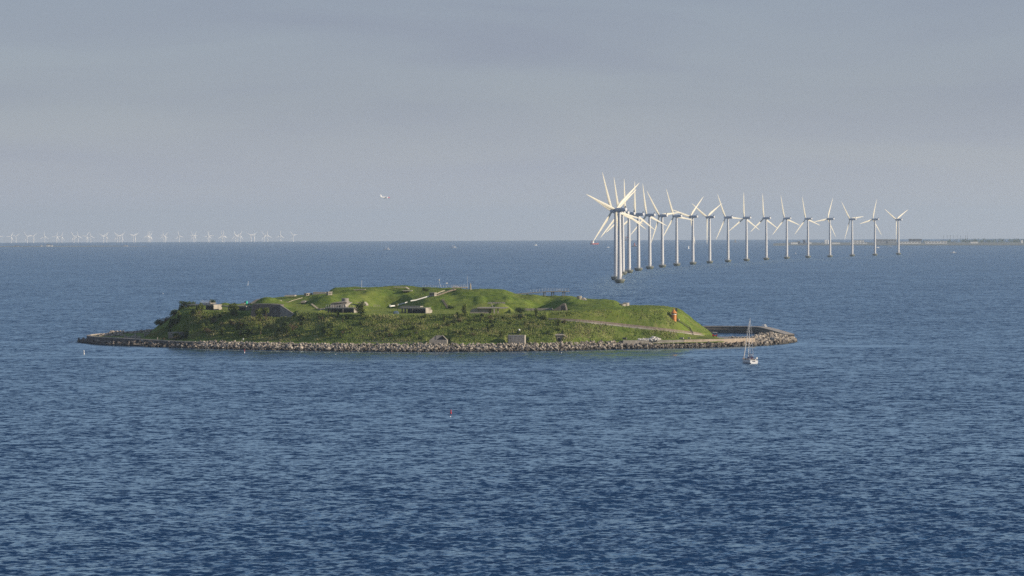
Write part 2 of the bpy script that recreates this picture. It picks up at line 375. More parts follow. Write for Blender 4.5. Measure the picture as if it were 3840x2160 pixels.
# ------------------------------------------------------------------ sea
def build_sea():
    r = [15.0]
    while r[-1] < 360: r.append(r[-1] * 1.10)
    while r[-1] < 1500: r.append(r[-1] + 0.55 * (r[-1] / 400.0) ** 1.35)
    while r[-1] < 31000: r.append(r[-1] * 1.012 + 1)
    r = np.array(r)
    dense = np.linspace(R(-11), R(11), 380)
    side = np.concatenate([R(11) + np.cumsum(np.full(8, R(1))), np.linspace(R(24), R(180), 24)])
    th = np.concatenate([-side[::-1][1:], dense, side])   # one meridian at 180 degrees closes the disc
    T, Rr = np.meshgrid(th, r, indexing='ij')
    X = Rr * np.sin(T); Y = Rr * np.cos(T); Z = -(Rr ** 2) / (2 * REARTH)
    # wind waves, running with the wind from the left and behind the turbines
    w = np.random.default_rng(3); wind = R(-66)
    cell = np.gradient(r)[None, :]
    inner = (np.abs(T) < R(11.01)) & (Rr > 350) & (Rr < 2600)
    xs, ys = X[inner], Y[inner]; dz = np.zeros(xs.shape); cl = np.broadcast_to(np.maximum(cell, Rr[:1] * 0.001), X.shape)[inner]
    for i in range(84):
        lam = 1.2 * (4.2 / 1.2) ** w.random(); k = 2 * math.pi / lam; a = wind + w.normal() * 0.55
        amp = 0.0060 * lam * (0.6 + 0.8 * w.random()); ph = w.random() * 6.28
        fade = np.clip((lam / cl - 2.0) / 2.0, 0, 1)
        dz += amp * fade * np.sin(k * (xs * math.cos(a) + ys * math.sin(a)) + ph)
    dz = dz + 0.25 * np.abs(dz) * dz     # peakier crests
    gust = 0.75 + 0.9 * fbm(xs / 90.0, ys / 260.0, 3)
    lee = np.exp(-((ys - 1190) / 45.0) ** 2) * np.exp(-((xs + 20) / 130.0) ** 4)   # calmer strip under the island shore
    Z[inner] += dz * np.clip(gust, 0.35, 1.3) * (1 - 0.6 * lee) * np.clip((1900 - ys) / 1100, 0, 1)
    na, nr = X.shape; V = np.stack([X, Y, Z], -1).reshape(-1, 3)
    a = np.arange(na); b_ = (a + 1) % na; j = np.arange(nr - 1)
    A, J = np.meshgrid(a, j, indexing='ij'); B = b_[A]
    Fc = np.stack([A * nr + J, A * nr + J + 1, B * nr + J + 1, B * nr + J], -1).reshape(-1, 4)
    # centre fan as quads onto a tiny ring is left open under the ship the picture was taken from
    me = raw_mesh('sea', V, Fc, 'sea', True)
    # slicks: the lee of the shore and two tongues of smooth water off the ends of the island
    shore = np.interp(X, [-185, -150, -97, -35, 18, 60, 98, 118], [1318, 1268, 1221, 1197, 1201, 1222, 1245, 1285])
    cm = 0.8 * np.exp(-np.clip((shore - Y - 4) / 38.0, 0, 9)) * (Y < shore) * np.clip((X + 190) / 25, 0, 1) * np.clip((128 - X) / 12, 0, 1)
    nzm = np.clip(0.6 + 1.3 * fbm(X / 45.0, Y / 30.0, 3), 0, 1)
    for x0, y0, wx, wy in [(-215, 1203, 85, 10), (-150, 1160, 60, 9), (128, 1243, 42, 14), (112, 1198, 55, 11), (60, 1160, 70, 9), (-60, 1120, 90, 8), (150, 1290, 30, 12), (-235, 1330, 40, 14)]:
        cm = np.maximum(cm, 0.85 * nzm * np.exp(-((X - x0) / wx) ** 2 - ((Y - y0) / wy) ** 2))
    point_attr(me, 'calm', np.clip(1.5 * cm * (0.6 + 0.4 * nzm), 0, 1).ravel())
    o = link_mesh('sea', me); tag(o, kind='structure')
build_sea()

# ------------------------------------------------------------------ island terrain
PXS = [545, 570, 600, 640, 680, 720, 800, 860, 920, 945, 1000, 1045, 1100, 1150, 1200, 1222, 1240, 1262, 1300, 1360, 1420, 1500, 1560, 1620, 1680, 1740, 1800, 1880, 1930, 2000,
       2060, 2130, 2180, 2240, 2300, 2340, 2400, 2480, 2540, 2570, 2600, 2640, 2690, 2715]
#      ledge            terrace back      mid               skyline
ROWS = {545: None, 570: ((1318, 1252), (1326, 1248), (1334, 1244), (1342, 1240)),
600: ((1312, 1240), (1325, 1229), (1335, 1222), (1345, 1216)), 640: ((1302, 1212), (1316, 1201), (1326, 1194), (1335, 1189)),
680: ((1294, 1178), (1306, 1170), (1320, 1163), (1335, 1158)), 720: ((1290, 1165), (1315, 1158), (1330, 1154), (1345, 1151)),
800: ((1286, 1166), (1320, 1157), (1340, 1150), (1350, 1146)), 860: ((1280, 1165), (1320, 1155), (1340, 1147), (1350, 1141)),
920: ((1274, 1168), (1300, 1160), (1325, 1150), (1350, 1142)), 945: ((1267, 1185), (1278, 1148), (1312, 1141), (1345, 1135)),
1000: ((1265.5, 1188), (1276, 1140), (1315, 1129), (1345, 1119)), 1045: ((1264.5, 1188), (1275, 1142), (1315, 1130), (1350, 1117)),
1100: ((1258, 1175), (1282, 1152), (1315, 1134), (1352, 1111)), 1150: ((1256, 1170), (1285, 1153), (1310, 1136), (1350, 1107)),
1200: ((1253, 1168), (1282, 1157), (1308, 1119), (1345, 1104)), 1240: ((1250, 1171), (1278, 1159), (1305, 1117), (1352, 1088)),
1222: ((1251, 1169), (1280, 1158), (1306, 1118), (1345, 1101)), 1262: ((1249, 1173), (1280, 1158), (1308, 1115), (1353, 1081)),
1300: ((1247, 1176), (1285, 1158), (1312, 1113), (1355, 1079)), 1360: ((1245, 1177), (1300, 1153), (1325, 1106), (1358, 1078)),
1420: ((1244, 1178), (1315, 1152), (1335, 1099), (1360, 1077)), 1500: ((1243, 1178), (1318, 1152), (1338, 1100), (1360, 1075)),
1560: ((1242, 1179), (1300, 1152), (1320, 1119), (1358, 1077)), 1620: ((1241, 1179), (1292, 1158), (1315, 1119), (1350, 1079)),
1680: ((1240, 1178), (1290, 1160), (1315, 1117), (1345, 1082)), 1740: ((1240, 1177), (1290, 1160), (1308, 1114), (1330, 1085)),
1800: ((1240, 1176), (1290, 1159), (1308, 1114), (1328, 1085)), 1880: ((1240, 1177), (1290, 1159), (1308, 1116), (1328, 1086)),
1930: ((1240, 1176), (1292, 1160), (1308, 1125), (1326, 1103)), 2000: ((1240, 1172), (1296, 1161), (1312, 1131), (1330, 1109)),
2060: ((1240, 1168), (1290, 1163), (1310, 1135), (1332, 1111)), 2130: ((1240, 1166), (1262, 1160), (1285, 1137), (1325, 1110)),
2180: ((1240, 1164), (1260, 1157), (1280, 1136), (1330, 1119)), 2240: ((1242, 1162), (1260, 1155), (1282, 1134), (1330, 1124)),
2300: ((1243, 1160), (1262, 1154), (1285, 1135), (1320, 1127)), 2340: ((1245, 1160), (1265, 1155), (1290, 1150), (1330, 1147)),
2400: ((1248, 1157), (1268, 1153), (1295, 1149), (1330, 1146)), 2480: ((1252, 1157), (1270, 1152), (1295, 1149), (1330, 1148)),
2540: ((1258, 1172), (1275, 1162), (1295, 1158), (1325, 1156)), 2570: ((1258, 1215), (1276, 1190), (1294, 1180), (1315, 1173)),
2600: ((1256, 1247), (1272, 1218), (1288, 1204), (1305, 1196)), 2640: ((1258, 1257), (1270, 1241), (1284, 1231), (1298, 1226)),
2690: ((1256, 1268), (1264, 1266), (1272, 1265), (1280, 1264)), 2715: None}
# waterline of the front shore
WL_PX = [285, 330, 400, 490, 600, 700, 800, 970, 1270, 1570, 1850, 2100, 2300, 2500, 2700, 2860, 2950, 2985]
WL_PY = [1283, 1290, 1294, 1298, 1302, 1306, 1309, 1313, 1318, 1320, 1319, 1316, 1310, 1307, 1303, 1297, 1289, 1282]
WL = np.array([S(a, b_) for a, b_ in zip(WL_PX, WL_PY)])
def shoreY(px): return np.interp(px, WL_PX, WL[:, 1])
def ctrl(px):
    q = ROWS[px]; ys = float(shoreY(px)); inset = np.interp(px, [545, 700, 900, 1500, 2300, 2500, 2715], [22, 17, 16, 15, 14, 12, 12])
    pts = [(ys + inset - 6, 1.7), (ys + inset, 3.0)]
    if q is None:
        return pts + [(ys + inset + 8 * i, 1.6) for i in range(1, 7)]
    pts += [(Y, W(px, py, Y)[2]) for Y, py in q]
    b_ = np.interp(px, [560, 700, 800, 2400, 2560, 2715], [12, 26, 40, 40, 14, 8])
    pts += [(q[3][0] + b_, pts[-1][1] - 1.0 if 640 < px < 2560 else max(1.8, pts[-1][1] - 1.5)), (q[3][0] + 2.2 * b_, 1.2)]
    return pts
CT = np.array([ctrl(p) for p in PXS])       # [column, row, (Y, z)]
NC = 640
gpx = np.linspace(545, 2715, NC)
def smooth_interp(xn, x, y):
    """monotone-ish cubic interpolation across columns"""
    x = np.asarray(x, float); d = np.gradient(y, x); s = np.diff(y) / np.diff(x)
    for i in range(len(x)):
        l_ = s[max(i - 1, 0)]; r_ = s[min(i, len(s) - 1)]
        d[i] = 0 if l_ * r_ <= 0 else 2 * l_ * r_ / (l_ + r_)
    i = np.clip(np.searchsorted(x, xn) - 1, 0, len(x) - 2); h = x[i + 1] - x[i]; t = (xn - x[i]) / h
    return ((1 + 2 * t) * (1 - t) ** 2) * y[i] + t * (1 - t) ** 2 * h * d[i] + t * t * (3 - 2 * t) * y[i + 1] + t * t * (t - 1) * h * d[i + 1]
CY = np.stack([smooth_interp(gpx, PXS, CT[:, k, 0]) for k in range(8)], 1)
CZ = np.stack([smooth_interp(gpx, PXS, CT[:, k, 1]) for k in range(8)], 1)
SUB = [6, 34, 34, 30, 34, 22, 10]
par = np.concatenate([k + np.arange(s) / s for k, s in enumerate(SUB)] + [[7.0]])
NRW = len(par)
ki = np.minimum(par.astype(int), 6); kt = par - ki
def row_interp(C):
    out = C[:, ki] * (1 - kt) + C[:, ki + 1] * kt
    return out
GY = row_interp(CY); GZ = row_interp(CZ)
for _ in range(5):                            # round the breaks of slope off
    z = GZ.copy(); z[:, 1:-1] = 0.25 * GZ[:, :-2] + 0.5 * GZ[:, 1:-1] + 0.25 * GZ[:, 2:]; GZ = z
GPX = np.broadcast_to(gpx[:, None], GY.shape)
GX = (GPX - 1920.0) / F * GY                  # columns fan out from the look-out; the roll shift is negligible here
GX = GX + 0.0
# extra mounds: px centre, distance, half width px, half depth m, height
for cpx, cy, wpx, wd, h in [(1875, 1272, 62, 17, 3.1), (1305, 1278, 80, 17, 2.6), (1000, 1300, 60, 14, 1.6), (2010, 1322, 70, 9, 1.2), (2270, 1308, 55, 9, 0.9), (1240, 1312, 45, 10, 0.8),
                            (1400, 1346, 80, 8, 1.0), (1455, 1354, 50, 5, -0.8), (1800, 1302, 30, 10, 0.7), (1905, 1306, 22, 9, 0.6), (838, 1346, 36, 8, 0.6), (2035, 1303, 75, 14, -2.6), (2150, 1290, 60, 16, 1.3), (1632, 1308, 105, 17, 1.9), (1440, 1322, 90, 15, -2.4), (1390, 1336, 60, 9, 0.9), (1205, 1300, 85, 13, 1.0), (1265, 1340, 55, 9, -1.6), (1520, 1345, 40, 9, 0.9)]:
    d2 = np.clip(((GPX - cpx) / wpx) ** 2 + ((GY - cy) / wd) ** 2, 0, 1)
    GZ = GZ + h * (1 - d2) ** 2 * (1 + 0.6 * d2)
scrub = np.clip((par - 0.8) / 0.4, 0, 1) * np.clip((1.99 - par) / 0.10, 0, 1)
SCR = np.broadcast_to(scrub[None, :], GY.shape) * np.clip((2545 - GPX) / 30, 0, 1)
SCR = SCR * (0.80 + 0.2 * np.clip((1900 - GPX) / 300, 0, 1)) * np.clip(1.0 + 1.5 * fbm(GX / 14.0, GY / 9.0, 3), 0.35, 1.0)
grow = np.clip((par - 0.6) / 0.6, 0, 1)[None, :] * np.clip((7 - par) / 0.5, 0, 1)[None, :]
hill = np.clip((par - 2.6) / 0.5, 0, 1)[None, :]
GZ = GZ + grow * ((0.22 + 0.30 * hill + 0.70 * SCR) * fbm(GX / 4.5, GY / 4.0, 4) + (0.2 + 1.1 * hill * np.clip(np.abs(par - 5.0) / 0.9, 0.12, 1)[None, :] * np.clip((2290 - GPX) / 60, 0.2, 1)) * (fbm(GX / 24.0, GY / 13.0, 3)))
# level ground under and before the concrete works
for a_, b_, y0, y1, ref in [(690, 830, 1288, 1313, (800, 1158.5, 1300)), (815, 946, 1280, 1301, (922, 1164, 1292)), (1205, 1336, 1248, 1266, (1326, 1172.5, 1256)), (1475, 1613, 1246, 1264, (1595, 1174.5, 1253)),
                            (1755, 1906, 1245, 1264, (1831, 1175, 1256)), (2064, 2130, 1248, 1262, (2111, 1164.5, 1257.5)), (1602, 1684, 1205, 1219, (1644, 1290, 1213)), (1898, 1974, 1205, 1220, (1936, 1288, 1213)),
                            (2088, 2104, 1210, 1226, (2097, 1285, 1222)), (612, 702, 1258, 1285, (658, 1272, 1276)), (930, 1105, 1250, 1266.5, (1000, 1190, 1265))]:
    zb = W(*ref)[2] - 0.08
    w_ = np.clip((GPX - a_) / 8 + 1, 0, 1) * np.clip((b_ - GPX) / 8 + 1, 0, 1) * np.clip((GY - y0) / 2 + 1, 0, 1) * np.clip((y1 - GY) / 1.5 + 1, 0, 1)
    GZ = np.where(GZ > zb, GZ * (1 - w_) + zb * w_, GZ)
def surf_py(i):                               # measured height of every terrain row in one column
    return 1080 - F * ((np.stack([GX[i], GY[i], GZ[i]], 1) - CAM) @ UP) / ((np.stack([GX[i], GY[i], GZ[i]], 1) - CAM) @ _f)
def hit(px, py):
    """where the sight line through a measured point meets the island ground"""
    i = int(round((px - 545) / (2715 - 545) * (NC - 1))); i = min(max(i, 0), NC - 1)
    q = surf_py(i)
    below = np.where(q <= py)[0]
    j = below[0] if len(below) else int(np.argmin(q))
    if j > 0 and q[j - 1] > py:
        t = (q[j - 1] - py) / (q[j - 1] - q[j] + 1e-9); Y = GY[i, j - 1] * (1 - t) + GY[i, j] * t
    else: Y = GY[i, j]
    return W(px, py, Y)
def ground(px, Y):
    i = int(round((px - 545) / (2715 - 545) * (NC - 1))); i = min(max(i, 0), NC - 1)
    return float(np.interp(Y, GY[i], GZ[i]))
# ramp road cut into the slope
ramp_pts = []
for px in np.linspace(2056, 2690, 40):
    py = 1195 + (px - 2056) / (2694 - 2056) * (1265 - 1195) - 3.0 * math.sin(math.pi * (px - 2056) / 638)
    ramp_pts.append(hit(px, py))
rp_px = np.linspace(2056, 2690, 40); rp_arr = np.array(ramp_pts)
for i in range(12): rp_arr[1:-1, 1:] = 0.25 * rp_arr[:-2, 1:] + 0.5 * rp_arr[1:-1, 1:] + 0.25 * rp_arr[2:, 1:]
for i in range(NC):
    if 2050 < gpx[i] < 2692:
        yc = np.interp(gpx[i], rp_px, rp_arr[:, 1]); zc = np.interp(gpx[i], rp_px, rp_arr[:, 2])
        w_ = np.clip((GY[i] - yc + 1.6) / 1.0, 0, 1) * np.clip((yc + 4.2 - GY[i]) / 1.2, 0, 1); GZ[i] = GZ[i] * (1 - w_) + (zc - 0.15) * w_
V = np.stack([GX, GY, GZ], -1).reshape(-1, 3)
A, J = np.meshgrid(np.arange(NC - 1), np.arange(NRW - 1), indexing='ij')
Fc = np.stack([A * NRW + J, (A + 1) * NRW + J, (A + 1) * NRW + J + 1, A * NRW + J + 1], -1).reshape(-1, 4)
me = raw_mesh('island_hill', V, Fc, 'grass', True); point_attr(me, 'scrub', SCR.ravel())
LIT_LEDGE = np.clip((par - 1.98) / 0.06, 0, 1)[None, :] * np.clip((2.95 - par) / 0.25, 0, 1)[None, :] * np.clip((GPX - 690) / 20, 0, 1) * np.clip((2180 - GPX) / 60, 0, 1) * np.where((GPX > 935) & (GPX < 1110), 0.0, 1.0)  # terrace mask where sunlight is painted as yellow-green turf
point_attr(me, 'lit_ledge', LIT_LEDGE.ravel())
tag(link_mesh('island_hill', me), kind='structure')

# low ground inside the sea wall
ring_front = [np.array(((a - 1920) / F * (shoreY(a) + k), shoreY(a) + k)) for a, k in [(336, 14.5), (360, 10.5), (420, 9.5), (500, 9.5), (600, 9), (720, 8.5)]]
ring_front += [(p[0], p[1] + np.interp(px, [800, 1500, 2300, 2350, 2800], [11, 11, 11, 7.8, 7.8])) for px, p in zip(WL_PX, WL) if 760 < px < 2850]
ring_back = [(96, 1266), (98, 1284), (78, 1288), (74, 1300), (70, 1405), (55, 1430), (20, 1470), (-50, 1482), (-115, 1455), (-150, 1420), (-164, 1385), (-174, 1350), (-177, 1336)]
RING = np.array(ring_front + ring_back)
g = MB()
n_ = len(RING); g.add([(x, y, 2.0) for x, y in RING] + [(x, y, -2.0) for x, y in RING], [tuple(range(n_))] + [(i, (i + 1) % n_, (i + 1) % n_ + n_, i + n_) for i in range(n_)])
me = g.mesh('island_ground'); me.materials.append(M['grass']); point_attr(me, 'scrub', np.full(len(me.vertices), 0.45))
tag(link_mesh('island_ground', me), kind='structure')


# ------------------------------------------------------------------ boulders
def rock_mesh(name, seed, mat, n=17):
    import bmesh
    q = np.random.default_rng(seed); p = q.normal(size=(n, 3)); p /= np.linalg.norm(p, axis=1)[:, None]
    p *= (0.5 * (0.82 + 0.3 * q.random((n, 1)))) * np.array([1.1, 0.95, 0.8])
    bm = bmesh.new()
    for v in p: bm.verts.new(v)
    bmesh.ops.convex_hull(bm, input=bm.verts); bmesh.ops.triangulate(bm, faces=bm.faces)
    loose = [v for v in bm.verts if not v.link_faces]
    for v in loose: bm.verts.remove(v)
    me = bpy.data.meshes.new(name); bm.to_mesh(me); bm.free()
    me.materials.append(M[mat]); return me
def mesh_arrays(me):
    v = np.empty(len(me.vertices) * 3, np.float32); me.vertices.foreach_get('co', v)
    f = np.array([tuple(p.vertices) for p in me.polygons]); return v.reshape(-1, 3), f
ROCKS = {mt: [rock_mesh('boulder_shape', 100 + i, mt) for i in range(7)] for mt in ('rock', 'rock_dark')}
def euler_m(a, b_, c): return np.array(Matrix.Rotation(c, 3, 'Z') @ Matrix.Rotation(b_, 3, 'Y') @ Matrix.Rotation(a, 3, 'X'))
def pile(parent, items, keep=300, mass=True):
    """items: (position, size, material); the largest become boulders of their own, the rest one mass"""
    base = np.array(parent.location)
    items = sorted(items, key=lambda t: -t[1] / t[0][1])
    for p, s, mt in items[:keep]:
        link_mesh('boulder', random.choice(ROCKS[mt]), parent, np.array(p) - base, (random.random() * 6, random.random() * 6, random.random() * 6), (s, s, s))
    rest = items[keep:]
    for mt in ('rock', 'rock_dark'):
        sel = [r for r in rest if r[2] == mt]
        if not sel: continue
        arr = [mesh_arrays(mm) for mm in ROCKS[mt]]; Vs, Fs, o = [], [], 0
        for p, s, _ in sel:
            v, f = random.choice(arr); v = (v * s) @ euler_m(random.random() * 6, random.random() * 6, random.random() * 6).T + (np.array(p) - base)
            Vs.append(v); Fs.append(f + o); o += len(v)
        mm = raw_mesh('boulder_mass', np.concatenate(Vs), np.concatenate(Fs), mt)
        tag(link_mesh('boulder_mass', mm, parent), kind='stuff')

def shore_pt(px, t, width, ztop):
    x = np.interp(px, WL_PX, WL[:, 0]); y = np.interp(px, WL_PX, WL[:, 1])
    return np.array([x, y + t * width, -0.35 + (ztop + 0.35) * t ** 0.85])
def band_z(px): return np.interp(px, [285, 330, 480, 640, 720, 790, 1200, 2100, 2310, 2360, 2560, 2800, 2850, 2900, 2950, 2985], [0.9, 1.5, 1.6, 1.5, 1.6, 2.4, 2.35, 2.5, 2.5, 1.5, 1.1, 1.3, 2.6, 3.4, 2.4, 0.6])
def band_w(px): return np.interp(px, [285, 330, 480, 700, 790, 1500, 2310, 2360, 2800, 2860, 2950, 2985], [5, 10, 8, 8, 11, 11, 11, 7, 7, 30, 22, 4])
def bank(name, label, px0, px1, count, smin, smax, darkf):
    c = shore_pt((px0 + px1) / 2, 0.5, band_w((px0 + px1) / 2), 1.0)
    t = thing(name, label, 'boulders', c)
    it = []
    for i in range(count):
        px = random.uniform(px0, px1); u = random.random() ** 0.9; p = shore_pt(px, u, band_w(px), band_z(px))
        s = smin + (smax - smin) * random.random() ** 1.6; s *= 1.35 if random.random() < 0.10 else 1.0
        p = p + np.array([0, 0, random.uniform(-0.15, 0.25)])
        it.append((p, s, 'rock_dark' if random.random() < darkf(px, u) else 'rock'))
    pile(t, it)
    pxs = np.linspace(px0, px1, 60); mb = MB(); vs = []; fs = []
    for px in pxs:
        for u in (-0.12, 0.2, 0.6, 1.0, 1.12):
            q = shore_pt(px, max(u, 0), band_w(px), band_z(px) - 0.35); q[1] += band_w(px) * min(u, 0) + (band_w(px) * (u - 1) if u > 1 else 0); q[2] -= 0.3 + (1.5 if u < 0 else 0) + (1.2 if u > 1 else 0); vs.append(q)
    for i in range(59):
        for j in range(4): fs.append((i * 5 + j, (i + 1) * 5 + j, (i + 1) * 5 + j + 1, i * 5 + j + 1))
    mb.add(vs, fs); mb.build('rubble_core', 'core', t, origin=c)
    return t
bank('boulder_bank', 'weedy dark boulders heaped against the curved sea wall at the left tip', 288, 770, 520, 0.9, 1.7, lambda p, u: 0.93 - 0.75 * max(0, (p - 690) / 80.0))
bank('boulder_bank', 'long bank of pale granite boulders lining the front shore of the island', 745, 2340, 2900, 0.6, 1.45, lambda p, u: 0.6 * (u < 0.3) + 0.2)
bank('boulder_bank', 'low row of dark boulders under the right-hand concrete sea wall', 2325, 2840, 420, 0.8, 1.6, lambda p, u: 0.75)
bank('boulder_bank', 'heap of big angular boulders forming the right tip of the mole', 2825, 2985, 520, 1.1, 2.3, lambda p, u: 0.8 if u < 0.3 else 0.12)
# boulders inside the left loop
def heap(name, label, spots, smin, smax, mt='rock', keep=300):
    c = np.mean([s[0] for s in spots], axis=0); t = thing(name, label, 'boulders', c); it = []
    for p, n, sx, sy, h in spots:
        for _ in range(n):
            a = random.gauss(0, 0.5); b_ = random.gauss(0, 0.5); hh = max(0, 1 - (a * a + b_ * b_)) * h * random.random()
            it.append((np.array(p) + np.array([a * sx, b_ * sy, hh]), random.uniform(smin, smax), mt))
    pile(t, it, keep); return t
heap('boulder_heap', 'grey boulders dumped inside the loop of the left sea wall', [((Wz(402, 1258, 2.0)), 34, 3, 4, 0.8), (Wz(425, 1255, 2.0), 44, 3.2, 8, 1.6), (Wz(445, 1259, 2.0), 26, 3, 5, 0.9), (Wz(455, 1250, 2.0), 26, 4, 7, 1.2), (Wz(380, 1260, 2.0), 14, 2, 3, .5)], 0.8, 1.6)
heap('boulder_heap', 'rocks lying along the foot of the back sea wall on the left', [(Wz(500, 1250, 2.0), 16, 2.5, 2, 0.8), (Wz(530, 1247, 2.0), 20, 4, 2, 1.0), (Wz(560, 1245, 2.0), 22, 5, 2, 1.0), (Wz(590, 1242, 2.0), 14, 4, 2, 0.8)], 0.7, 1.5)
for i, (px, py, w_, h_, lab) in enumerate([(472, 1268, 1.3, 0.9, 'leftmost squared concrete block lying behind the sea wall coping'), (485, 1269, 1.2, .8, 'second squared block from the left behind the sea wall coping'),
        (497, 1268, 1.5, 1.0, 'low flat block beside the tall upright block behind the sea wall'), (508, 1269, 1.0, 1.7, 'tall upright concrete block standing behind the sea wall coping'), (522, 1270, 1.4, 1.1, 'rightmost squared concrete block lying behind the sea wall coping')]):
    p = Wz(px, py, 2.0); mb = MB(); mb.hexa([(-w_ / 2, -.5, 0), (w_ / 2, -.55, 0), (w_ / 2, .5, 0), (-w_ / 2, .5, 0)], [(-w_ / 2.2, -.45, h_), (w_ / 2.1, -.5, h_ * .93), (w_ / 2.2, .45, h_ * .96), (-w_ / 2.1, .4, h_ * 1.03)])
    o = mb.build('concrete_block', 'concrete_pale', loc=p); o.rotation_euler = (0, 0, random.uniform(-.5, .3)); tag(o, lab, 'block', 'blocks behind the left sea wall')

# ------------------------------------------------------------------ sea walls and pier
def wall_strip(mb, pts, thick, z0, z1, side=1):
    zz = [(z1 if len(p) < 3 or np.isscalar(z1) and z1 is not None else p[2]) for p in pts]; lo = [(z0 if np.isscalar(z0) else z + z0[0]) for z in zz]
    pts = [np.array(p[:2], float) for p in pts]; inn, out = [], []
    for i, p in enumerate(pts):
        d = pts[min(i + 1, len(pts) - 1)] - pts[max(i - 1, 0)]; d /= np.linalg.norm(d); nrm = np.array([-d[1], d[0]]) * side
        out.append(p); inn.append(p + nrm * thick)
    vs = []; fs = []
    for a, b_, zt, zl in zip(out, inn, zz, lo): vs += [(*a, zl), (*a, zt), (*b_, zt), (*b_, zl)]
    for i in range(len(pts) - 1):
        for j in range(4): fs.append((i * 4 + j, i * 4 + (j + 1) % 4, (i + 1) * 4 + (j + 1) % 4, (i + 1) * 4 + j))
    k = (len(pts) - 1) * 4; fs += [(3, 2, 1, 0), (k, k + 1, k + 2, k + 3)]
    return mb.add(vs, fs)
def curve_pts(ctrl_, n=8):
    """Catmull-Rom through plan points"""
    c = [np.array(p, float) for p in ctrl_]; c = [2 * c[0] - c[1]] + c + [2 * c[-1] - c[-2]]; out = []
    for i in range(1, len(c) - 2):
        for k in range(n):
            t = k / n; out.append(0.5 * ((2 * c[i]) + (-c[i - 1] + c[i + 1]) * t + (2 * c[i - 1] - 5 * c[i] + 4 * c[i + 1] - c[i + 2]) * t * t + (-c[i - 1] + 3 * c[i] - 3 * c[i + 1] + c[i + 2]) * t ** 3))
    return out + [c[-2]]
lw = [W(a, b_, shoreY(a) + k) for a, b_, k in [(768, 1283, 8), (720, 1281, 8), (660, 1278.5, 8), (600, 1275.5, 8.5), (530, 1271.5, 9), (470, 1268, 9), (400, 1264.5, 9), (360, 1262, 10), (335, 1259.5, 14)]]
lw += [Wz(a, b_, 2.7) for a, b_ in [(325, 1257), (335, 1254.5), (365, 1251), (420, 1247.5), (480, 1242.5), (540, 1237.5), (598, 1233)]] + [np.array((-138, 1440, 2.7)), np.array((-100, 1466, 2.7))]
lwp = curve_pts(lw, 6); c = np.array([*lwp[len(lwp) // 2][:2], 0.0])
t = thing('sea_wall', 'curved grey concrete sea wall looping round the left tip of the island', 'wall', c)
wall_strip(MB(), [p - (0, 0, .28) for p in lwp], 1.0, -1.0, None, -1).build('wall', 'concrete_dark', t, origin=c)  # dark tone paints the shade on the face turned from the sun
wall_strip(MB(), lwp, 1.12, (-.277,), None, -1).build('coping', 'coping', t, origin=c)

rw = [W(a, b_, shoreY(a) + 7) for a, b_ in [(2337, 1276), (2420, 1276.5), (2500, 1275.5), (2564, 1274.5)]]
rw2 = [W(a, b_, shoreY(a) + 7) for a, b_ in [(2565, 1274), (2640, 1272.5), (2720, 1271), (2790, 1268.5), (2832, 1266.5)]]
c = np.array([*rw2[0][:2], 0.0]); t = thing('sea_wall', 'straight concrete sea wall with white graffiti marks, right of the boulders', 'wall', c)
wall_strip(MB(), rw, 1.0, -1.0, None, 1).build('dark_wall_section', 'concrete', t, origin=c)
wall_strip(MB(), rw2, 1.1, -1.0, None, 1).build('sandy_wall_section', 'sandy_wall', t, origin=c)
mb = MB(); wg = np.array(rw)
def gpos(px, z):
    x = (px - 1920) / F * 1233; y = np.interp(x, wg[:, 0], wg[:, 1]); x = (px - 1920) / F * y; return np.array([x, np.interp(x, wg[:, 0], wg[:, 1]) - 0.03, z])
def stroke(pts, w_=0.10):
    for (a, za), (b_, zb) in zip(pts[:-1], pts[1:]):
        p, q = gpos(a, za), gpos(b_, zb); mb.tube(p, q, w_ / 2, n=4)
# loose spray-painted strokes: two bars, a looping tag, a short tick mark
for pts in ([(2446, 1.9), (2444, .95)], [(2450, 2.0), (2451, .9)], [(2463, 1.5), (2468, 2.0), (2474, 1.8), (2471, 1.2), (2465, 1.0), (2463, 1.5)], [(2474, 1.1), (2479, 1.9), (2483, 1.2)], [(2487, 2.0), (2486, 1.0)],
            [(2472, 1.5), (2484, 1.55)], [(2521, 1.7), (2526, 1.2), (2530, 1.8)], [(2525, 1.3), (2531, 1.0)], [(2523, 2.0), (2527, 1.9)]): stroke(pts, 0.14)
mb.build('graffiti', 'white', t, origin=c)

# harbour pier (long dark inner wall and an arm bending towards the mole)
pier = [(66, 1409), (85, 1409), (102, 1405), (107.5, 1397), (109.2, 1375), (110.3, 1340), (111.2, 1300)]
pp = curve_pts(pier, 5); c = np.array([*pp[0], 0.0])
t = thing('harbour_pier', 'dark concrete pier wall enclosing the small harbour on the right', 'pier', c)
wall_strip(MB(), pp, 4.0, -1.5, 2.55, -1 if False else 1).build('pier_wall', 'concrete_dark', t, origin=c)  # dark tone stands in for shade on the inner face
wall_strip(MB(), [p + np.array([0, 0.05]) for p in pp], 4.0, 2.552, 2.85, 1).build('pier_deck', 'coping', t, origin=c)
mb = MB()
for i in range(len(pp) - 1):
    a, b_ = pp[i], pp[i + 1]; d = (b_ - a) / np.linalg.norm(b_ - a); nn = np.array([d[1], -d[0]]) * 0.06
    mb.tube((*(a + nn), 1.55), (*(b_ + nn), 1.55), 0.10, n=5)
mb.build('rubbing_strake', 'wood', t, origin=c)
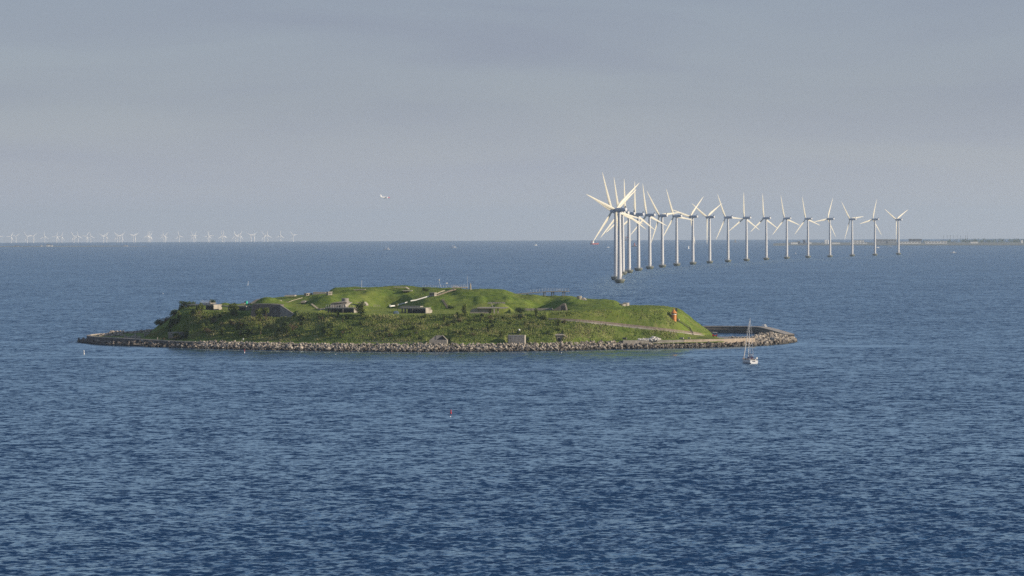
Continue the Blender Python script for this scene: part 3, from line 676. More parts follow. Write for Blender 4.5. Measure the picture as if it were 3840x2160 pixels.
# gangway crane on the pier bend
p = np.array([107.0, 1398.0, 2.85]); t = thing('gangway', 'pale tilted gangway board with rails at the bend of the pier', 'gangway', p)
q = lambda px, py, Y=1396: W(px, py, Y)
mb = MB(); a0, a1 = q(2869, 1216.5), q(2881, 1238)
mb.prism([a0 + (-.5, 0, 0), a0 + (.35, 0, 0.1), a1 + (.35, 0, 0), a1 + (-.5, 0, 0)], (0, 1.2, 0)); mb.build('board', 'white', t, origin=p)
mb = MB()
for px in (2858, 2862, 2866): mb.tube(q(px, 1229), q(px, 1217), 0.06, n=5)
mb.tube(q(2857, 1218), q(2868, 1217), 0.06, n=5); mb.tube(q(2857, 1223), q(2868, 1222), 0.05, n=5); mb.build('railing', 'galv', t, origin=p)
mb = MB(); mb.tube(q(2862, 1227, 1394), q(2870, 1247, 1394), .07, n=5); mb.tube(q(2874, 1230, 1394), q(2876, 1246, 1394), .07, n=5)
mb.tube(q(2861, 1249, 1394), q(2876, 1250, 1394), .08, n=5); mb.tube(q(2861, 1243, 1394), q(2861, 1250, 1394), .06, n=5); mb.build('ladder_frame', 'galv', t, origin=p)
mb = MB(); mb.lathe([(.1, 0), (.45, .1), (.5, .6), (.4, 1.0), (.1, 1.1)], 10, q(2876, 1247, 1393)); mb.build('fender', 'white', t, True, origin=p)

# ------------------------------------------------------------------ concrete works on the island
def cbox(mb, corner, Ll, Lr, h, a, zoff=0.0):
    """box with its near corner at `corner`; left face Ll long, right face Lr long, turned a degrees to the left"""
    a = R(a); l_ = np.array([-math.cos(a), math.sin(a), 0]); r_ = np.array([math.sin(a), math.cos(a), 0]); p = np.array(corner, float) + (0, 0, zoff)
    b4 = [p, p + r_ * Lr, p + r_ * Lr + l_ * Ll, p + l_ * Ll]
    return mb.hexa(b4, [v + (0, 0, h) for v in b4])
def at_corner(corner, u, v, a, z=0):
    a = R(a); return np.array(corner, float) + u * np.array([-math.cos(a), math.sin(a), 0]) + v * np.array([math.sin(a), math.cos(a), 0]) + (0, 0, z)
def face_poly(pts, Y, z=None): return [W(a, b_, Y) for a, b_ in pts]
def railing(name, parent, origin, pts, h=1.0, mat='galv', r=0.035, rails=(1.0, 0.5)):
    mb = MB(); pts = [np.array(p, float) for p in pts]
    for p in pts: mb.tube(p, p + (0, 0, h), r, n=4)
    for a, b_ in zip(pts[:-1], pts[1:]):
        for k in rails: mb.tube(a + (0, 0, h * k), b_ + (0, 0, h * k), r * 0.8, n=4)
    return mb.build(name, mat, parent, origin=origin)

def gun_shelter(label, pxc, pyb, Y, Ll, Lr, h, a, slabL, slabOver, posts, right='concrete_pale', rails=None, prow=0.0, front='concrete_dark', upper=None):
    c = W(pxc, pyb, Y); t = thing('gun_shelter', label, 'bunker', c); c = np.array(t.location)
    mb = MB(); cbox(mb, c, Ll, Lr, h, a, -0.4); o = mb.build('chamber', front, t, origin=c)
    mb = MB(); cbox(mb, at_corner(c, .25, -.03, a, -.1), Ll - .5, .06, h - .55, a); mb.build('shaded_gun_opening', 'opening', t, origin=c)  # near-black panel paints the deep shade of the open front
    # end wall, 3 mm proud of the chamber, paler to paint the sun on it
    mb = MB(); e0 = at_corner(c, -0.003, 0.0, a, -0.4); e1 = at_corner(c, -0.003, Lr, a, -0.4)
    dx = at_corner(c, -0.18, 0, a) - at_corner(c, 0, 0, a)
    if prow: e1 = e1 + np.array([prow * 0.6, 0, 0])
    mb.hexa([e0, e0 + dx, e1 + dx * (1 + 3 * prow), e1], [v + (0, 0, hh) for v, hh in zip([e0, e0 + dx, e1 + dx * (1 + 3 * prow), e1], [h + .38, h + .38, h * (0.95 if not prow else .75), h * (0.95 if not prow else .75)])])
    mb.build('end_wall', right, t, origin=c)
    mb = MB(); s0 = at_corner(c, -slabOver, -slabOver, a, h - 0.4 + 0.003); cbox(mb, s0, slabL, Lr + 2 * slabOver, 0.42, a)
    mb.build('roof_slab', 'concrete', t, origin=c)
    for u, v, w_ in posts:
        p = at_corner(c, u, v, a); gz = p[2] - 1.2; mb = MB(); mb.box((p[0], p[1], (gz + c[2] + h - 0.4) / 2), (w_, w_, c[2] + h - 0.4 - gz), R(-a)); mb.build('post', 'concrete_dark', t, origin=c)
    if rails: railing('railing', t, c, [at_corner(c, u, 0.1, a, h + 0.02) for u in np.linspace(0.2, slabL - 0.6, rails)], 1.15, 'galv', 0.03, (1.0,))
    if upper:
        u0, L, z = upper; mb = MB(); cbox(mb, at_corner(c, u0, 1.6, a, h + 0.35), L, Lr - 2, .28, a); mb.build('upper_slab', 'concrete_pale', t, origin=c)
        mb = MB()
        for u in np.linspace(u0 + .5, u0 + L - .5, 3): mb.tube(at_corner(c, u, 2.6, a, h), at_corner(c, u, 2.6, a, h + .36), .15, n=6)
        mb.build('upper_slab_stub', 'concrete_dark', t, origin=c)
        railing('railing', t, c, [at_corner(c, u, 1.8, a, h + 0.64) for u in np.linspace(u0 + .2, u0 + L * .9, 8)], 1.1, 'galv', 0.04, (1.0,))
    return t
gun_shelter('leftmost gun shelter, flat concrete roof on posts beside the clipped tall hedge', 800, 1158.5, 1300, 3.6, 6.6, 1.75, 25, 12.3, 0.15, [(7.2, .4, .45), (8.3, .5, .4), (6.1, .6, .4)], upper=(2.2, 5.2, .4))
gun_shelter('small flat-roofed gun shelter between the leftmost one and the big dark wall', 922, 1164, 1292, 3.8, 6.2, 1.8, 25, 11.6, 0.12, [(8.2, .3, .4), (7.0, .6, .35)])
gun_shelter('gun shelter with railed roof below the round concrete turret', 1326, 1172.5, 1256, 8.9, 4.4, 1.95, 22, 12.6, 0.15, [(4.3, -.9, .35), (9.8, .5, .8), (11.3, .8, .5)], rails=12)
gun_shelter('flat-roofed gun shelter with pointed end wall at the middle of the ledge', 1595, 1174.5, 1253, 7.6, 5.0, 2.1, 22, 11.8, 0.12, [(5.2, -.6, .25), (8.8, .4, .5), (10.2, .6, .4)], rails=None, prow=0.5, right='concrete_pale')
# second slab level on the middle shelter
c = W(1576, 1151.5, 1262); mb = MB(); cbox(mb, c, 8.6, 3.2, .35, 20); o = mb.build('concrete_slab', 'concrete_pale', origin=c, loc=c); tag(o, 'loose pale concrete slab above the roof of the middle gun shelter', 'slab')
# shelter with two slim posts (open canopy)
c = W(1831, 1174, 1256); t = thing('gun_shelter', 'gun shelter with thin canopy held by two slim posts, right of centre', 'bunker', c)
mb = MB(); ring = []
prof = [(1763, 1163.5), (1772, 1157), (1788, 1154.8), (1831, 1155.2)]
poly = face_poly([(1763, 1176), (1763, 1165), (1772, 1158), (1788, 1155.2), (1831, 1155.6), (1831, 1176)], 1256)
mb.prism(poly, (1.2, 5.0, 0)); mb.build('chamber', 'concrete', t, origin=c)
mb = MB(); mb.prism(face_poly([(1790, 1152.6), (1899, 1153.2), (1893, 1157.5), (1870, 1156.5), (1790, 1156.8)], 1255), (1.0, 6.0, 0)); mb.build('roof_slab', 'concrete_pale', t, origin=c)
for px, pyb, Y in ((1853, 1180, 1252), (1867.5, 1176, 1258)):
    b0 = W(px, pyb, Y); mb = MB(); mb.box((b0[0], b0[1], b0[2] + .9), (.45, .45, 2.6), 0.2); mb.box((b0[0], b0[1], b0[2] + 2.05), (.75, .75, .28), 0.2); mb.build('post', 'concrete', t, origin=c)
mb = MB(); b0, b1 = W(1848, 1153, 1262), W(1840.5, 1134, 1264); mb.prism([b0, b0 + (.28, 0, 0), b1 + (.2, 0, 0), b1], (0, .3, 0)); mb.build('leaning_beam', 'concrete_pale', t, origin=c)
mb = MB(); mb.prism(face_poly([(1829, 1134), (1894, 1133), (1894, 1140), (1886, 1138.5), (1878, 1138), (1868, 1140.5), (1856, 1139.5), (1850, 1137.5), (1829, 1139)], 1272), (0, 1.5, 0)); o = mb.build('concrete_lintel', 'concrete', origin=W(1860, 1139, 1272), loc=W(1860, 1139, 1272)); tag(o, 'long concrete lintel set in the grass mound behind the thin canopy', 'lintel')

# big dark wall of the left casemate
c = W(1050, 1186, 1267); t = thing('casemate_wall', 'big dark trapezoid concrete casemate wall on the left slope', 'bunker', c)
P = lambda px, py, Y: W(px, py, Y)
f_bl, f_br, f_tr, f_tm, f_tl = P(939, 1192, 1267.2), P(1050, 1194, 1264.2), P(1050, 1143.5, 1265.2), P(1015, 1140.5, 1266.2), P(949, 1140.5, 1268)
f_tl2 = P(944, 1148, 1268); mb = MB(); mb.prism([f_bl, f_br, f_tr, f_tm, f_tl, f_tl2], (0.8, 10.0, 0)); mb.build('front_wall', 'concrete_dark', t, origin=c)  # shade of the front face put into its dark concrete
mb = MB(); w1, w2, w3, w4 = P(1050.3, 1194, 1264.22), P(1085, 1194, 1261.5), P(1102, 1178, 1261.8), P(1050.3, 1143.5, 1265.22); mb.prism([w1, w2, w3, w4], (0.3, 1.6, 0)); mb.build('wing_wall', 'concrete', t, origin=c)
mb = MB()
mb.tube(w4 + (0, 0, .06), w3 + (0, 0, .1), .13, n=5); mb.build('coping', 'coping', t, origin=c)
# casemate roofs behind
for name, lab, pts, Y, dep, mt in [
    ('sloping_bunker', 'sloping grey bunker roof at the left skyline above the dark wall', [(935, 1139), (960, 1123), (985, 1122.5), (1002, 1128), (960, 1139)], 1316, (1, 8, 0.2), 'concrete'),
    ('bunker_hatch', 'pale trapezoid bunker front with dark slot above the dark wall', [(998, 1125.5), (1040, 1126), (1051, 1136), (1016, 1136), (1016, 1129.5), (998, 1128)], 1302, (1.2, 5, 0), 'concrete_pale'),
    ('concrete_slab', 'thin dark slab roof just above the pale trapezoid bunker front', [(997, 1121), (1024, 1121), (1024, 1124.5), (997, 1124.5)], 1316, (.5, 4, 0), 'concrete'),
    ('concrete_slab', 'flat concrete slab on the left skyline, left of the small hut', [(1066, 1108.2), (1104, 1107.2), (1106, 1111.5), (1066, 1112)], 1345, (.4, 5, 0.1), 'concrete_pale'),
    ('flat_bunker', 'low flat bunker on the skyline between hut and vent tower', [(1174, 1095), (1220, 1096), (1226, 1104), (1174, 1104)], 1346, (.6, 5, 0), 'concrete'),
    ('concrete_arch', 'small rounded concrete hatch in the grass left of the stone steps', [(1127, 1136), (1128, 1130), (1134, 1128), (1143, 1129), (1146, 1132), (1143, 1136)], 1303, (.5, 4, 0), 'concrete_pale'),
    ('concrete_slab', 'small pale slab at the left end of the gun shelter below the turret', [(1199, 1157), (1213, 1156), (1215, 1161), (1199, 1164)], 1262, (.6, 3, 0), 'concrete_pale'),
    ('concrete_footing', 'long flat concrete footing along the top crest, left part', [(1325, 1086), (1368, 1085), (1368, 1087), (1327, 1088.5)], 1335, (.3, 3, 0), 'concrete_pale'),
    ('concrete_slab', 'thin concrete slab in the grass below the crest steps', [(1507, 1089), (1544, 1089), (1544, 1092), (1512, 1092)], 1338, (.3, 3, 0), 'concrete_pale'),
    ('concrete_kerb', 'thin concrete kerb running along the top crest to the steps', [(1478, 1075.5), (1522, 1075.8), (1534, 1084.5), (1530, 1085.5), (1519, 1078.2), (1478, 1077.8)], 1346, (.3, 2, 0), 'coping'),
    ('concrete_slab', 'flat pale slab right of the small round turret on the right', [(2182, 1125.5), (2226, 1126), (2222, 1132.5), (2188, 1132.5)], 1300, (.5, 4, 0), 'concrete'),
    ('broken_stairs', 'broken pale concrete flight falling from the small round turret', [(2178, 1119), (2188, 1116.5), (2197, 1124.5), (2192, 1128), (2182, 1127.5)], 1310, (.6, 3, 0), 'concrete_pale'),
    ('concrete_kerb', 'pale kerb slab on the grass of the right plateau', [(2462, 1150.5), (2497, 1149.5), (2497, 1152.3), (2462, 1153.3)], 1290, (.3, 2.5, 0), 'concrete_pale'),
    ('concrete_slab', 'sandy slab in the grass left of the pale kerb', [(2425, 1152.5), (2446, 1153.5), (2440, 1155.5), (2425, 1154.8)], 1288, (.3, 2.5, 0), 'sandy_wall'),
    ('portal_wall', 'dark concrete wing wall rising at the end of the long low wall', [(2070, 1164.5), (2078, 1160), (2098, 1147), (2111, 1137.5), (2118, 1139), (2125, 1164.5)], 1258, (.5, 3.5, 0), 'concrete_dark'),
    ('retaining_wall', 'long low stone retaining wall below the shaded hollow on the right', [(1965, 1157), (2068, 1155), (2073, 1163.5), (1966, 1164.5)], 1262, (.3, 1.2, 0), 'concrete'),
    ('concrete_edge', 'rounded pale concrete mound end right of the round turret', [(1335, 1134), (1365, 1132.5), (1371, 1138), (1375, 1144), (1373, 1147), (1360, 1144), (1354, 1138)], 1274, (.6, 4, 0), 'concrete_pale'),
    ('wall_stub', 'low shaded concrete wall in the yard behind the left hut', [(540, 1249.5), (577, 1248.5), (577, 1262), (540, 1262)], 1318, (.2, .8, 0), 'concrete'),
    ('wall_stub', 'grey concrete stub beside the teal cabinet on the left skyline', [(904, 1136.5), (917, 1136), (919, 1145), (904, 1145)], 1346, (.3, 1.5, 0), 'concrete'),
]:
    poly = face_poly(pts, Y); c = np.array(poly).mean(0); mb = MB(); mb.prism(poly, dep); o = mb.build(name, mt, origin=c, loc=c); tag(o, lab, name.split('_')[-1])
c = W(2111, 1163, 1257.9); mb = MB(); k = [(2103, 1164), (2103, 1149), (2106, 1146), (2111, 1144.8), (2116, 1146), (2119, 1149), (2119.5, 1164)]
mb.prism(face_poly(k, 1257.99), (0, .03, 0)); 
o = [x for x in bpy.data.objects if x.name.startswith('portal_wall')][0]
mb.v = [tuple(np.array(p) - np.array(o.location)) for p in mb.v]; mb.build('doorway', 'opening', o)

# armoured cupola group under the round turret
c = W(1290, 1152, 1270); t = thing('gun_turret', 'round concrete turret on a sloped bunker with wing wall, left of centre', 'turret', c)
mb = MB(); b0 = W(1294.5, 1133, 1276); mb.lathe([(1.45, -1.5), (1.45, 1.55), (1.3, 1.6), (1.2, 1.35)], 22, b0); mb.build('turret', 'concrete', t, True, origin=c)
mb = MB(); mb.prism(face_poly([(1237, 1153), (1240, 1138), (1262, 1134.5), (1290, 1131), (1300, 1133), (1300, 1153)], 1267), (.8, 6, 0)); mb.build('bunker_body', 'concrete', t, origin=c)
mb = MB(); mb.prism(face_poly([(1240, 1137), (1262, 1132.5), (1294, 1129.5), (1302, 1133), (1262, 1136.2)], 1266.5), (.8, 7, 0)); mb.build('bunker_roof', 'concrete_pale', t, origin=c)
mb = MB(); mb.prism(face_poly([(1279, 1143), (1294, 1142), (1297, 1152), (1279, 1152)], 1265.5), (.3, 2, 0)); mb.build('wing_wall', 'concrete', t, origin=c)
mb = MB(); p0 = W(1294, 1142, 1265.4); p1 = W(1297, 1151, 1265.4); p2 = W(1322, 1133.5, 1272); p3 = W(1310, 1133, 1272); mb.prism([p0, p1, p2, p3], (0.0, .4, .05)); mb.build('sloped_wing', 'concrete_pale', t, origin=c)

# vent towers
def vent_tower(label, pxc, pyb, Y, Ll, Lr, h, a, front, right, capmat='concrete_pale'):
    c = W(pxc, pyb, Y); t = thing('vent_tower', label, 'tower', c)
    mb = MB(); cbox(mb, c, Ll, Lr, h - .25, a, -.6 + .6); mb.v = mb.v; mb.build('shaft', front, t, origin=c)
    mb = MB(); cbox(mb, at_corner(c, -.003, 0, a), 0.0 + .003, Lr, h - .25, a); mb.build('lit_side', right, t, origin=c)  # thin face whose concrete tone paints the sunlit side
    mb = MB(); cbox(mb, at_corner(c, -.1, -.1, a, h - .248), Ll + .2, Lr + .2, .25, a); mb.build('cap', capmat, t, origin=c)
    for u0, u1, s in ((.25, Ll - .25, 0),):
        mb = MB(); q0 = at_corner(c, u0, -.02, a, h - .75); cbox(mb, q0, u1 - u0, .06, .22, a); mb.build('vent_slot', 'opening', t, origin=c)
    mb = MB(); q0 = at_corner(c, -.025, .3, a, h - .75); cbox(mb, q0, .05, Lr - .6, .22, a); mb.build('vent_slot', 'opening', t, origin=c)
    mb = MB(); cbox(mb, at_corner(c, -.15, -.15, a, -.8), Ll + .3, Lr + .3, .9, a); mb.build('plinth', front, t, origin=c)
    return t
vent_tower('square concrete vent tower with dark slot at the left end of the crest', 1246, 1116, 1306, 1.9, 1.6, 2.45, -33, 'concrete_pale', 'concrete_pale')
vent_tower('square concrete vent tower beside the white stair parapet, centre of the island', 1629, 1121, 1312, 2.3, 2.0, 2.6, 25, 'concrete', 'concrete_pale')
# white stair parapet going up to the central vent tower, and the crest steps beyond
c = W(1528, 1132, 1322); t = thing('stair_parapet', 'long white sloping stair parapet climbing to the central vent tower', 'stairs', c)
def strip3(pts, hpx, Y0, Y1, th):
    mb = MB(); n = len(pts); lo = []; hi = []
    for i, (a, b_) in enumerate(pts):
        Y = Y0 + (Y1 - Y0) * i / (n - 1); lo.append(W(a, b_ + hpx, Y)); hi.append(W(a, b_, Y))
    mb.prism(lo + hi[::-1], (0, th, 0)) if False else None
    vs = []; 
    for l_, h_ in zip(lo, hi): vs += [l_, h_, h_ + (0, th, 0), l_ + (0, th, 0)]
    fs = [(i * 4 + j, i * 4 + (j + 1) % 4, i * 4 + 4 + (j + 1) % 4, i * 4 + 4 + j) for i in range(n - 1) for j in range(4)] + [(3, 2, 1, 0), (n * 4 - 4, n * 4 - 3, n * 4 - 2, n * 4 - 1)]
    return mb.add(vs, fs)
strip3([(1462, 1146), (1480, 1144), (1500, 1138.5), (1528, 1131)], 4.5, 1312, 1318, .4).build('parapet', 'white', t, origin=c)
strip3([(1540, 1126), (1560, 1123), (1585, 1115.5), (1610, 1108)], 4.0, 1310, 1313, .4).build('parapet', 'white', t, origin=c)
mb = MB(); mb.prism(face_poly([(1460, 1142), (1465, 1142), (1465, 1150), (1460, 1150)], 1311), (0, .5, 0)); mb.build('end_post', 'white', t, origin=c)
c = W(1680, 1095, 1325); t = thing('crest_stairs', 'gravel-grey stair flight climbing from the vent tower to the crest platform', 'stairs', c)
strip3([(1636, 1108), (1660, 1099), (1685, 1090), (1710, 1083.5)], 3.5, 1314, 1334, 2.0).build('flight', 'gravel', t, origin=c)
strip3([(1634, 1102), (1652, 1093), (1668, 1087.5)], 2.6, 1315, 1328, .5).build('parapet', 'coping', t, origin=c)
for i in range(9):
    f = i / 8; b0 = W(1640 + 62 * f, 1104.5 - 21 * f, 1315 + 18 * f); mb = MB(); mb.box(b0 + (0, .4, .05), (.9, 1.6, .2)); mb.build('step', 'concrete', t, origin=c)
# stone steps and rails on the grass
def steps(label, pts, n, w_, mt, rail=None):
    c = hit(*pts[0]); t = thing('stone_steps', label, 'stairs', c)
    for i in range(n):
        f = i / (n - 1); px = pts[0][0] + (pts[1][0] - pts[0][0]) * f; py = pts[0][1] + (pts[1][1] - pts[0][1]) * f; b0 = hit(px, py)
        mb = MB(); mb.box(b0 + (0, .2, .08), (w_, .8, .3), 0.2); mb.build('step', mt, t, origin=c)
    if rail:
        a, b_ = hit(*pts[0]), hit(*pts[1]); k = [a + (b_ - a) * f + (w_ / 2 + .1, 0, 0) for f in np.linspace(0, 1, 7)]; railing('handrail', t, c, k, 1.0, 'iron', .05, (1.0,))
    return t
steps('pale stone steps climbing the mound right of the big dark wall', ((1199, 1164), (1169, 1141)), 14, .8, 'coping')
steps('dark steps with handrail down the mound below the central vent tower', ((1679, 1156), (1659, 1124)), 12, .9, 'concrete_dark', True)
# white handrail by the left bunker
c = W(1100, 1128, 1310); t = thing('stair_parapet', 'thin cream sloping parapet on the left upper mound', 'stairs', c)
strip3([(1081, 1132), (1100, 1125), (1134, 1115.5)], 1.8, 1308, 1318, .4).build('parapet', 'coping', t, origin=c)
mb = MB(); mb.prism(face_poly([(1069, 1131.5), (1083, 1131.5), (1083, 1136), (1070, 1136)], 1307.5), (0, .8, 0)); mb.build('landing', 'coping', t, origin=c)
# small hut
c = W(1155, 1110, 1346); t = thing('hut', 'small white and grey hut with a square window on the left skyline', 'hut', c); mb = MB()
cbox(mb, W(1149, 1111, 1345), 1.4, 3.6, 1.1, 40); mb.build('wall', 'concrete_pale', t, origin=c)
mb = MB(); cbox(mb, W(1149, 1111, 1344.8) + (0.05, -.1, 1.1), 1.6, 3.8, .18, 40); mb.build('roof', 'coping', t, origin=c)
mb = MB(); w0 = W(1153.5, 1103.6, 1345.0); mb.box(w0 + (0, .4, -.1), (.4, .5, .42), R(-40)); mb.build('window', 'opening', t, origin=c)
# crest platform with rails, lamp and mast
c = W(1715, 1080, 1348); t = thing('crest_platform', 'flat railed look-out platform on the crest at the top of the stairs', 'platform', c)
mb = MB(); mb.prism(face_poly([(1695, 1077.6), (1754, 1077), (1754, 1080), (1695, 1080.5)], 1340), (0, 5, 0.1)); mb.build('deck', 'coping', t, origin=c)
for px in (1698, 1727, 1750): b0 = W(px, 1080, 1341); mb = MB(); mb.box(b0 + (0, 0, -.4), (.4, .4, .9)); mb.build('post', 'concrete_pale', t, origin=c)
railing('railing', t, c, [W(px, 1077.4, 1340.3) for px in np.linspace(1695, 1753, 9)], 1.1, 'galv', .035)
railing('railing', t, c, [W(px, py, 1352) for px, py in zip(np.linspace(1586, 1692, 12), np.linspace(1076, 1077.5, 12))], .75, 'galv', .035)
mb = MB()
for k in range(5): b0 = W(1699 + k * 4.5, 1077.5, 1342); mb.tube(b0, b0 + (.35, .2, .9 - .1 * k), .09, n=5)
mb.box(W(1706, 1074.5, 1342), (1.6, .6, .12)); mb.build('bench', 'galv', t, origin=c)
def pole(name, lab, cat, b0, top, r, mat, head=None):
    t = thing(name, lab, cat, b0); mb = MB(); mb.tube(b0, top, r, r * .7, n=6); mb.build('pole', mat, t, origin=np.array(t.location))
    if head: head(t, np.array(t.location))
    return t
def head_box(sz, mt, part, p):
    def f(t, c): mb = MB(); mb.box(p, sz); mb.box(np.array(p) + (0, 0, sz[2] * .55), (sz[0] * .8, sz[1] * .8, sz[2] * .2)); mb.build(part, mt, t, origin=c)
    return f
pole('lamp_post', 'post carrying a small cream box lamp on the crest platform', 'lamp', W(1676, 1080, 1346), W(1676, 1064, 1346), .05, 'galv', head_box((.85, .6, .45), 'white', 'lamp_box', W(1676, 1062.5, 1346)))
pole('antenna_mast', 'tall thin antenna mast at the right end of the crest platform', 'mast', W(1753, 1078, 1344), W(1753, 1035, 1344), .05, 'galv', head_box((.5, .1, .08), 'galv', 'crossarm', W(1753, 1042, 1344)))
pole('signal_post', 'leaning signal post with white head left of the box lamp', 'post', W(1655, 1078, 1346), W(1645, 1053, 1346), .06, 'galv', head_box((.4, .3, .7), 'white', 'signal_head', W(1647.5, 1050.5, 1346)))
pole('flagpole', 'thin bare white flagpole on the skyline left of the crest', 'flagpole', W(1356.5, 1080, 1362), W(1356.5, 1051, 1362), .07, 'white')
c = W(1764, 1087, 1330); t = thing('stone_pillar', 'cream stone pillar with banded shaft on the central crest', 'pillar', c); mb = MB()
mb.lathe([(.42, -.4), (.42, .5), (.36, .52), (.36, 1.15), (.41, 1.17), (.41, 1.3), (.35, 1.32), (.34, 2.1), (.26, 2.3), (.1, 2.5)], 10, c); mb.build('shaft', 'concrete_pale', t, True, origin=c)
mb = MB(); mb.lathe([(.14, 2.45), (.12, 2.75), (.02, 2.9)], 8, c); mb.build('finial', 'concrete_pale', t, True, origin=c)
# trestle walkway
c = W(2100, 1111, 1335); t = thing('trestle_platform', 'concrete walkway on paired piers rising to a look-out on the right crest', 'platform', c)
mb = MB(); mb.prism(face_poly([(1925, 1102), (2043, 1093), (2057, 1092), (2133, 1091.5), (2133, 1094.2), (2057, 1095), (2043, 1095.6), (1928, 1105)], 1331), (.3, 3.2, 0)); mb.build('deck', 'concrete', t, origin=c)
for px, pb in ((2038.5, 1112), (2044, 1112.5), (2069, 1113), (2076.5, 1113), (2111, 1112.5), (2118, 1112.5)):
    b0 = W(px, pb, 1331.6 + (px % 2)); mb = MB(); mb.box(b0 + (0, 0, .75), (.34, .34, 2.35)); mb.box(b0 + (0, 0, 1.85), (.62, .5, .25)); mb.build('pier', 'concrete', t, origin=c)
mb = MB(); mb.box(W(1978, 1105.5, 1332), (.9, .8, .8)); mb.build('abutment', 'concrete', t, origin=c)
railing('railing', t, c, [W(px, 1092 + (2043 - px) * .076 if px < 2043 else 1091.8, 1331.2) for px in np.linspace(1990, 2132, 14)], 1.1, 'galv', .03)
mb = MB()
for k in range(4): b0 = W(2092 + k * 3.2, 1091, 1332.5); mb.tube(b0, b0 + (.2 * (-1) ** k, .1, .75), .07, n=5)
mb.box(W(2098, 1088.5, 1332.5), (1.3, .6, .1)); mb.build('bench', 'galv', t, origin=c)
# round turrets on the right
for px, pyb, Y, r_, h_, lab in [(2172.5, 1119, 1318, 1.05, 1.0, 'small round concrete turret at the right end of the upper crest'), (2333.5, 1150, 1297, 1.35, 1.15, 'lower left of the two round concrete turrets on the right plateau'), (2348, 1149, 1304, 1.3, 1.5, 'taller right-hand of the two round concrete turrets on the plateau')]:
    c = W(px, pyb, Y); t = thing('gun_turret', lab, 'turret', c); mb = MB(); mb.lathe([(r_, -1.0), (r_, h_), (r_ * .9, h_ + .05), (r_ * .8, h_ - .15)], 20, c); mb.build('drum', 'concrete_pale', t, True, origin=c)
    mb = MB(); mb.lathe([(r_ * .78, h_ - .35), (r_ * .6, h_ - .1), (.05, h_ - .02)], 16, c); mb.build('cover', 'concrete_dark', t, True, origin=c)
c = W(2176, 1134, 1300); mb = MB(); mb.lathe([(1.02, -.6), (1.0, .2), (.8, .65), (.45, .95), (.05, 1.05)], 18, (0, 0, 0)); o = mb.build('observation_dome', 'concrete_dark', loc=c, smooth=True); tag(o, 'dark rounded steel observation dome in the grass on the right', 'dome')
# tarpaulin, cabinet, bench, odd items
c = W(1485, 1175, 1250); mb = MB(); rings = []
for i, f in enumerate(np.linspace(-1, 1, 7)): 
    s_ = math.sqrt(max(0.02, 1 - f ** 4)); rings.append([(f * 1.25, .8 * s_ * math.cos(a), max(0, 1.25 * s_ * math.sin(a))) for a in np.linspace(-.25, math.pi + .25, 9)])
mb.loft(rings); o = mb.build('covered_tank', 'tarp', loc=c - (0, 0, .3), smooth=True); tag(o, 'blue-grey rounded tank lying on the ledge left of the middle gun shelter', 'tank')
c = W(924.5, 1143, 1347); t = thing('cabinet', 'teal cabinet standing on the left skyline', 'cabinet', c); mb = MB(); cbox(mb, c, .55, 1.0, 1.55, 25); mb.build('body', 'teal', t, origin=c)
mb = MB(); cbox(mb, at_corner(c, .6, 0, 25), .5, .9, 1.35, 25); mb.build('dark_side_unit', 'iron', t, origin=c)
c = W(1412, 1151, 1312); t = thing('goal_frame', 'pale open timber frame standing on the grass in the central hollow', 'frame', c); mb = MB()
for px in (1402, 1406, 1416, 1424): b0 = W(px, 1151.5, 1312); mb.tube(b0, b0 + (0, 0, .85), .06, n=5)
mb.build('leg', 'coping', t, origin=c); mb = MB(); mb.tube(W(1400, 1143.5, 1312), W(1425, 1144, 1312), .08, n=5); mb.tube(W(1402, 1148, 1312), W(1425, 1148, 1312), .05, n=5); mb.build('rail', 'coping', t, origin=c)

# huts at the foot of the slope
c = Wz(658, 1271, 2.6); t = thing('hut', 'flat-roofed concrete hut with dark door in the shade of the left slope', 'hut', c); A0 = 40
k0 = W(655, 1271.5, c[1]) ; mb = MB(); cbox(mb, k0, 3.7, 5.2, 2.75, A0, -.3); mb.build('wall', 'concrete', t, origin=c)
mb = MB(); cbox(mb, at_corner(k0, -.15, -.15, A0, 2.452), 4.0, 5.5, .25, A0); mb.build('roof', 'concrete_pale', t, origin=c)
mb = MB(); cbox(mb, at_corner(k0, -.03, 1.7, A0, 0), .05, .95, 1.75, A0); mb.build('door', 'opening', t, origin=c)
c = W(1644, 1291, 1213); t = thing('bunker', 'concrete bunker with open pyramid-shaped hood behind the boulders', 'bunker', c)
mb = MB(); mb.prism(face_poly([(1609, 1293), (1609, 1274.5), (1676, 1274.5), (1676, 1293)], 1212), (.3, 4.0, 0)); mb.build('base', 'concrete', t, origin=c)
mb = MB(); mb.prism(face_poly([(1613, 1274.3), (1633.8, 1274.3), (1633.8, 1258)], 1212.3), (0, .35, 0)); mb.build('left_gable', 'concrete_pale', t, origin=c)
mb = MB(); mb.prism(face_poly([(1634, 1258.2), (1658, 1258.2), (1675, 1274.3), (1634, 1274.3)], 1215.4), (0, .4, 0)); mb.build('back_wall', 'concrete_dark', t, origin=c)  # dark tone paints the shade inside the hood
mb = MB(); mb.prism(face_poly([(1634, 1257.6), (1658.5, 1257.6), (1658.5, 1259.0), (1637, 1274.3), (1634, 1274.3)], 1212.2), (0, .3, 0)); mb.build('hood_panel', 'concrete', t, origin=c)
mb = MB(); mb.prism(face_poly([(1658.6, 1257.6), (1660.5, 1258), (1677, 1274.3), (1674.5, 1274.3)], 1212.2), (0, 3.2, 0)); mb.build('sloped_beam', 'concrete_pale', t, origin=c)
c = W(1936, 1287, 1214); t = thing('bunker', 'plain square concrete blockhouse with one small slot behind the boulders', 'bunker', c)
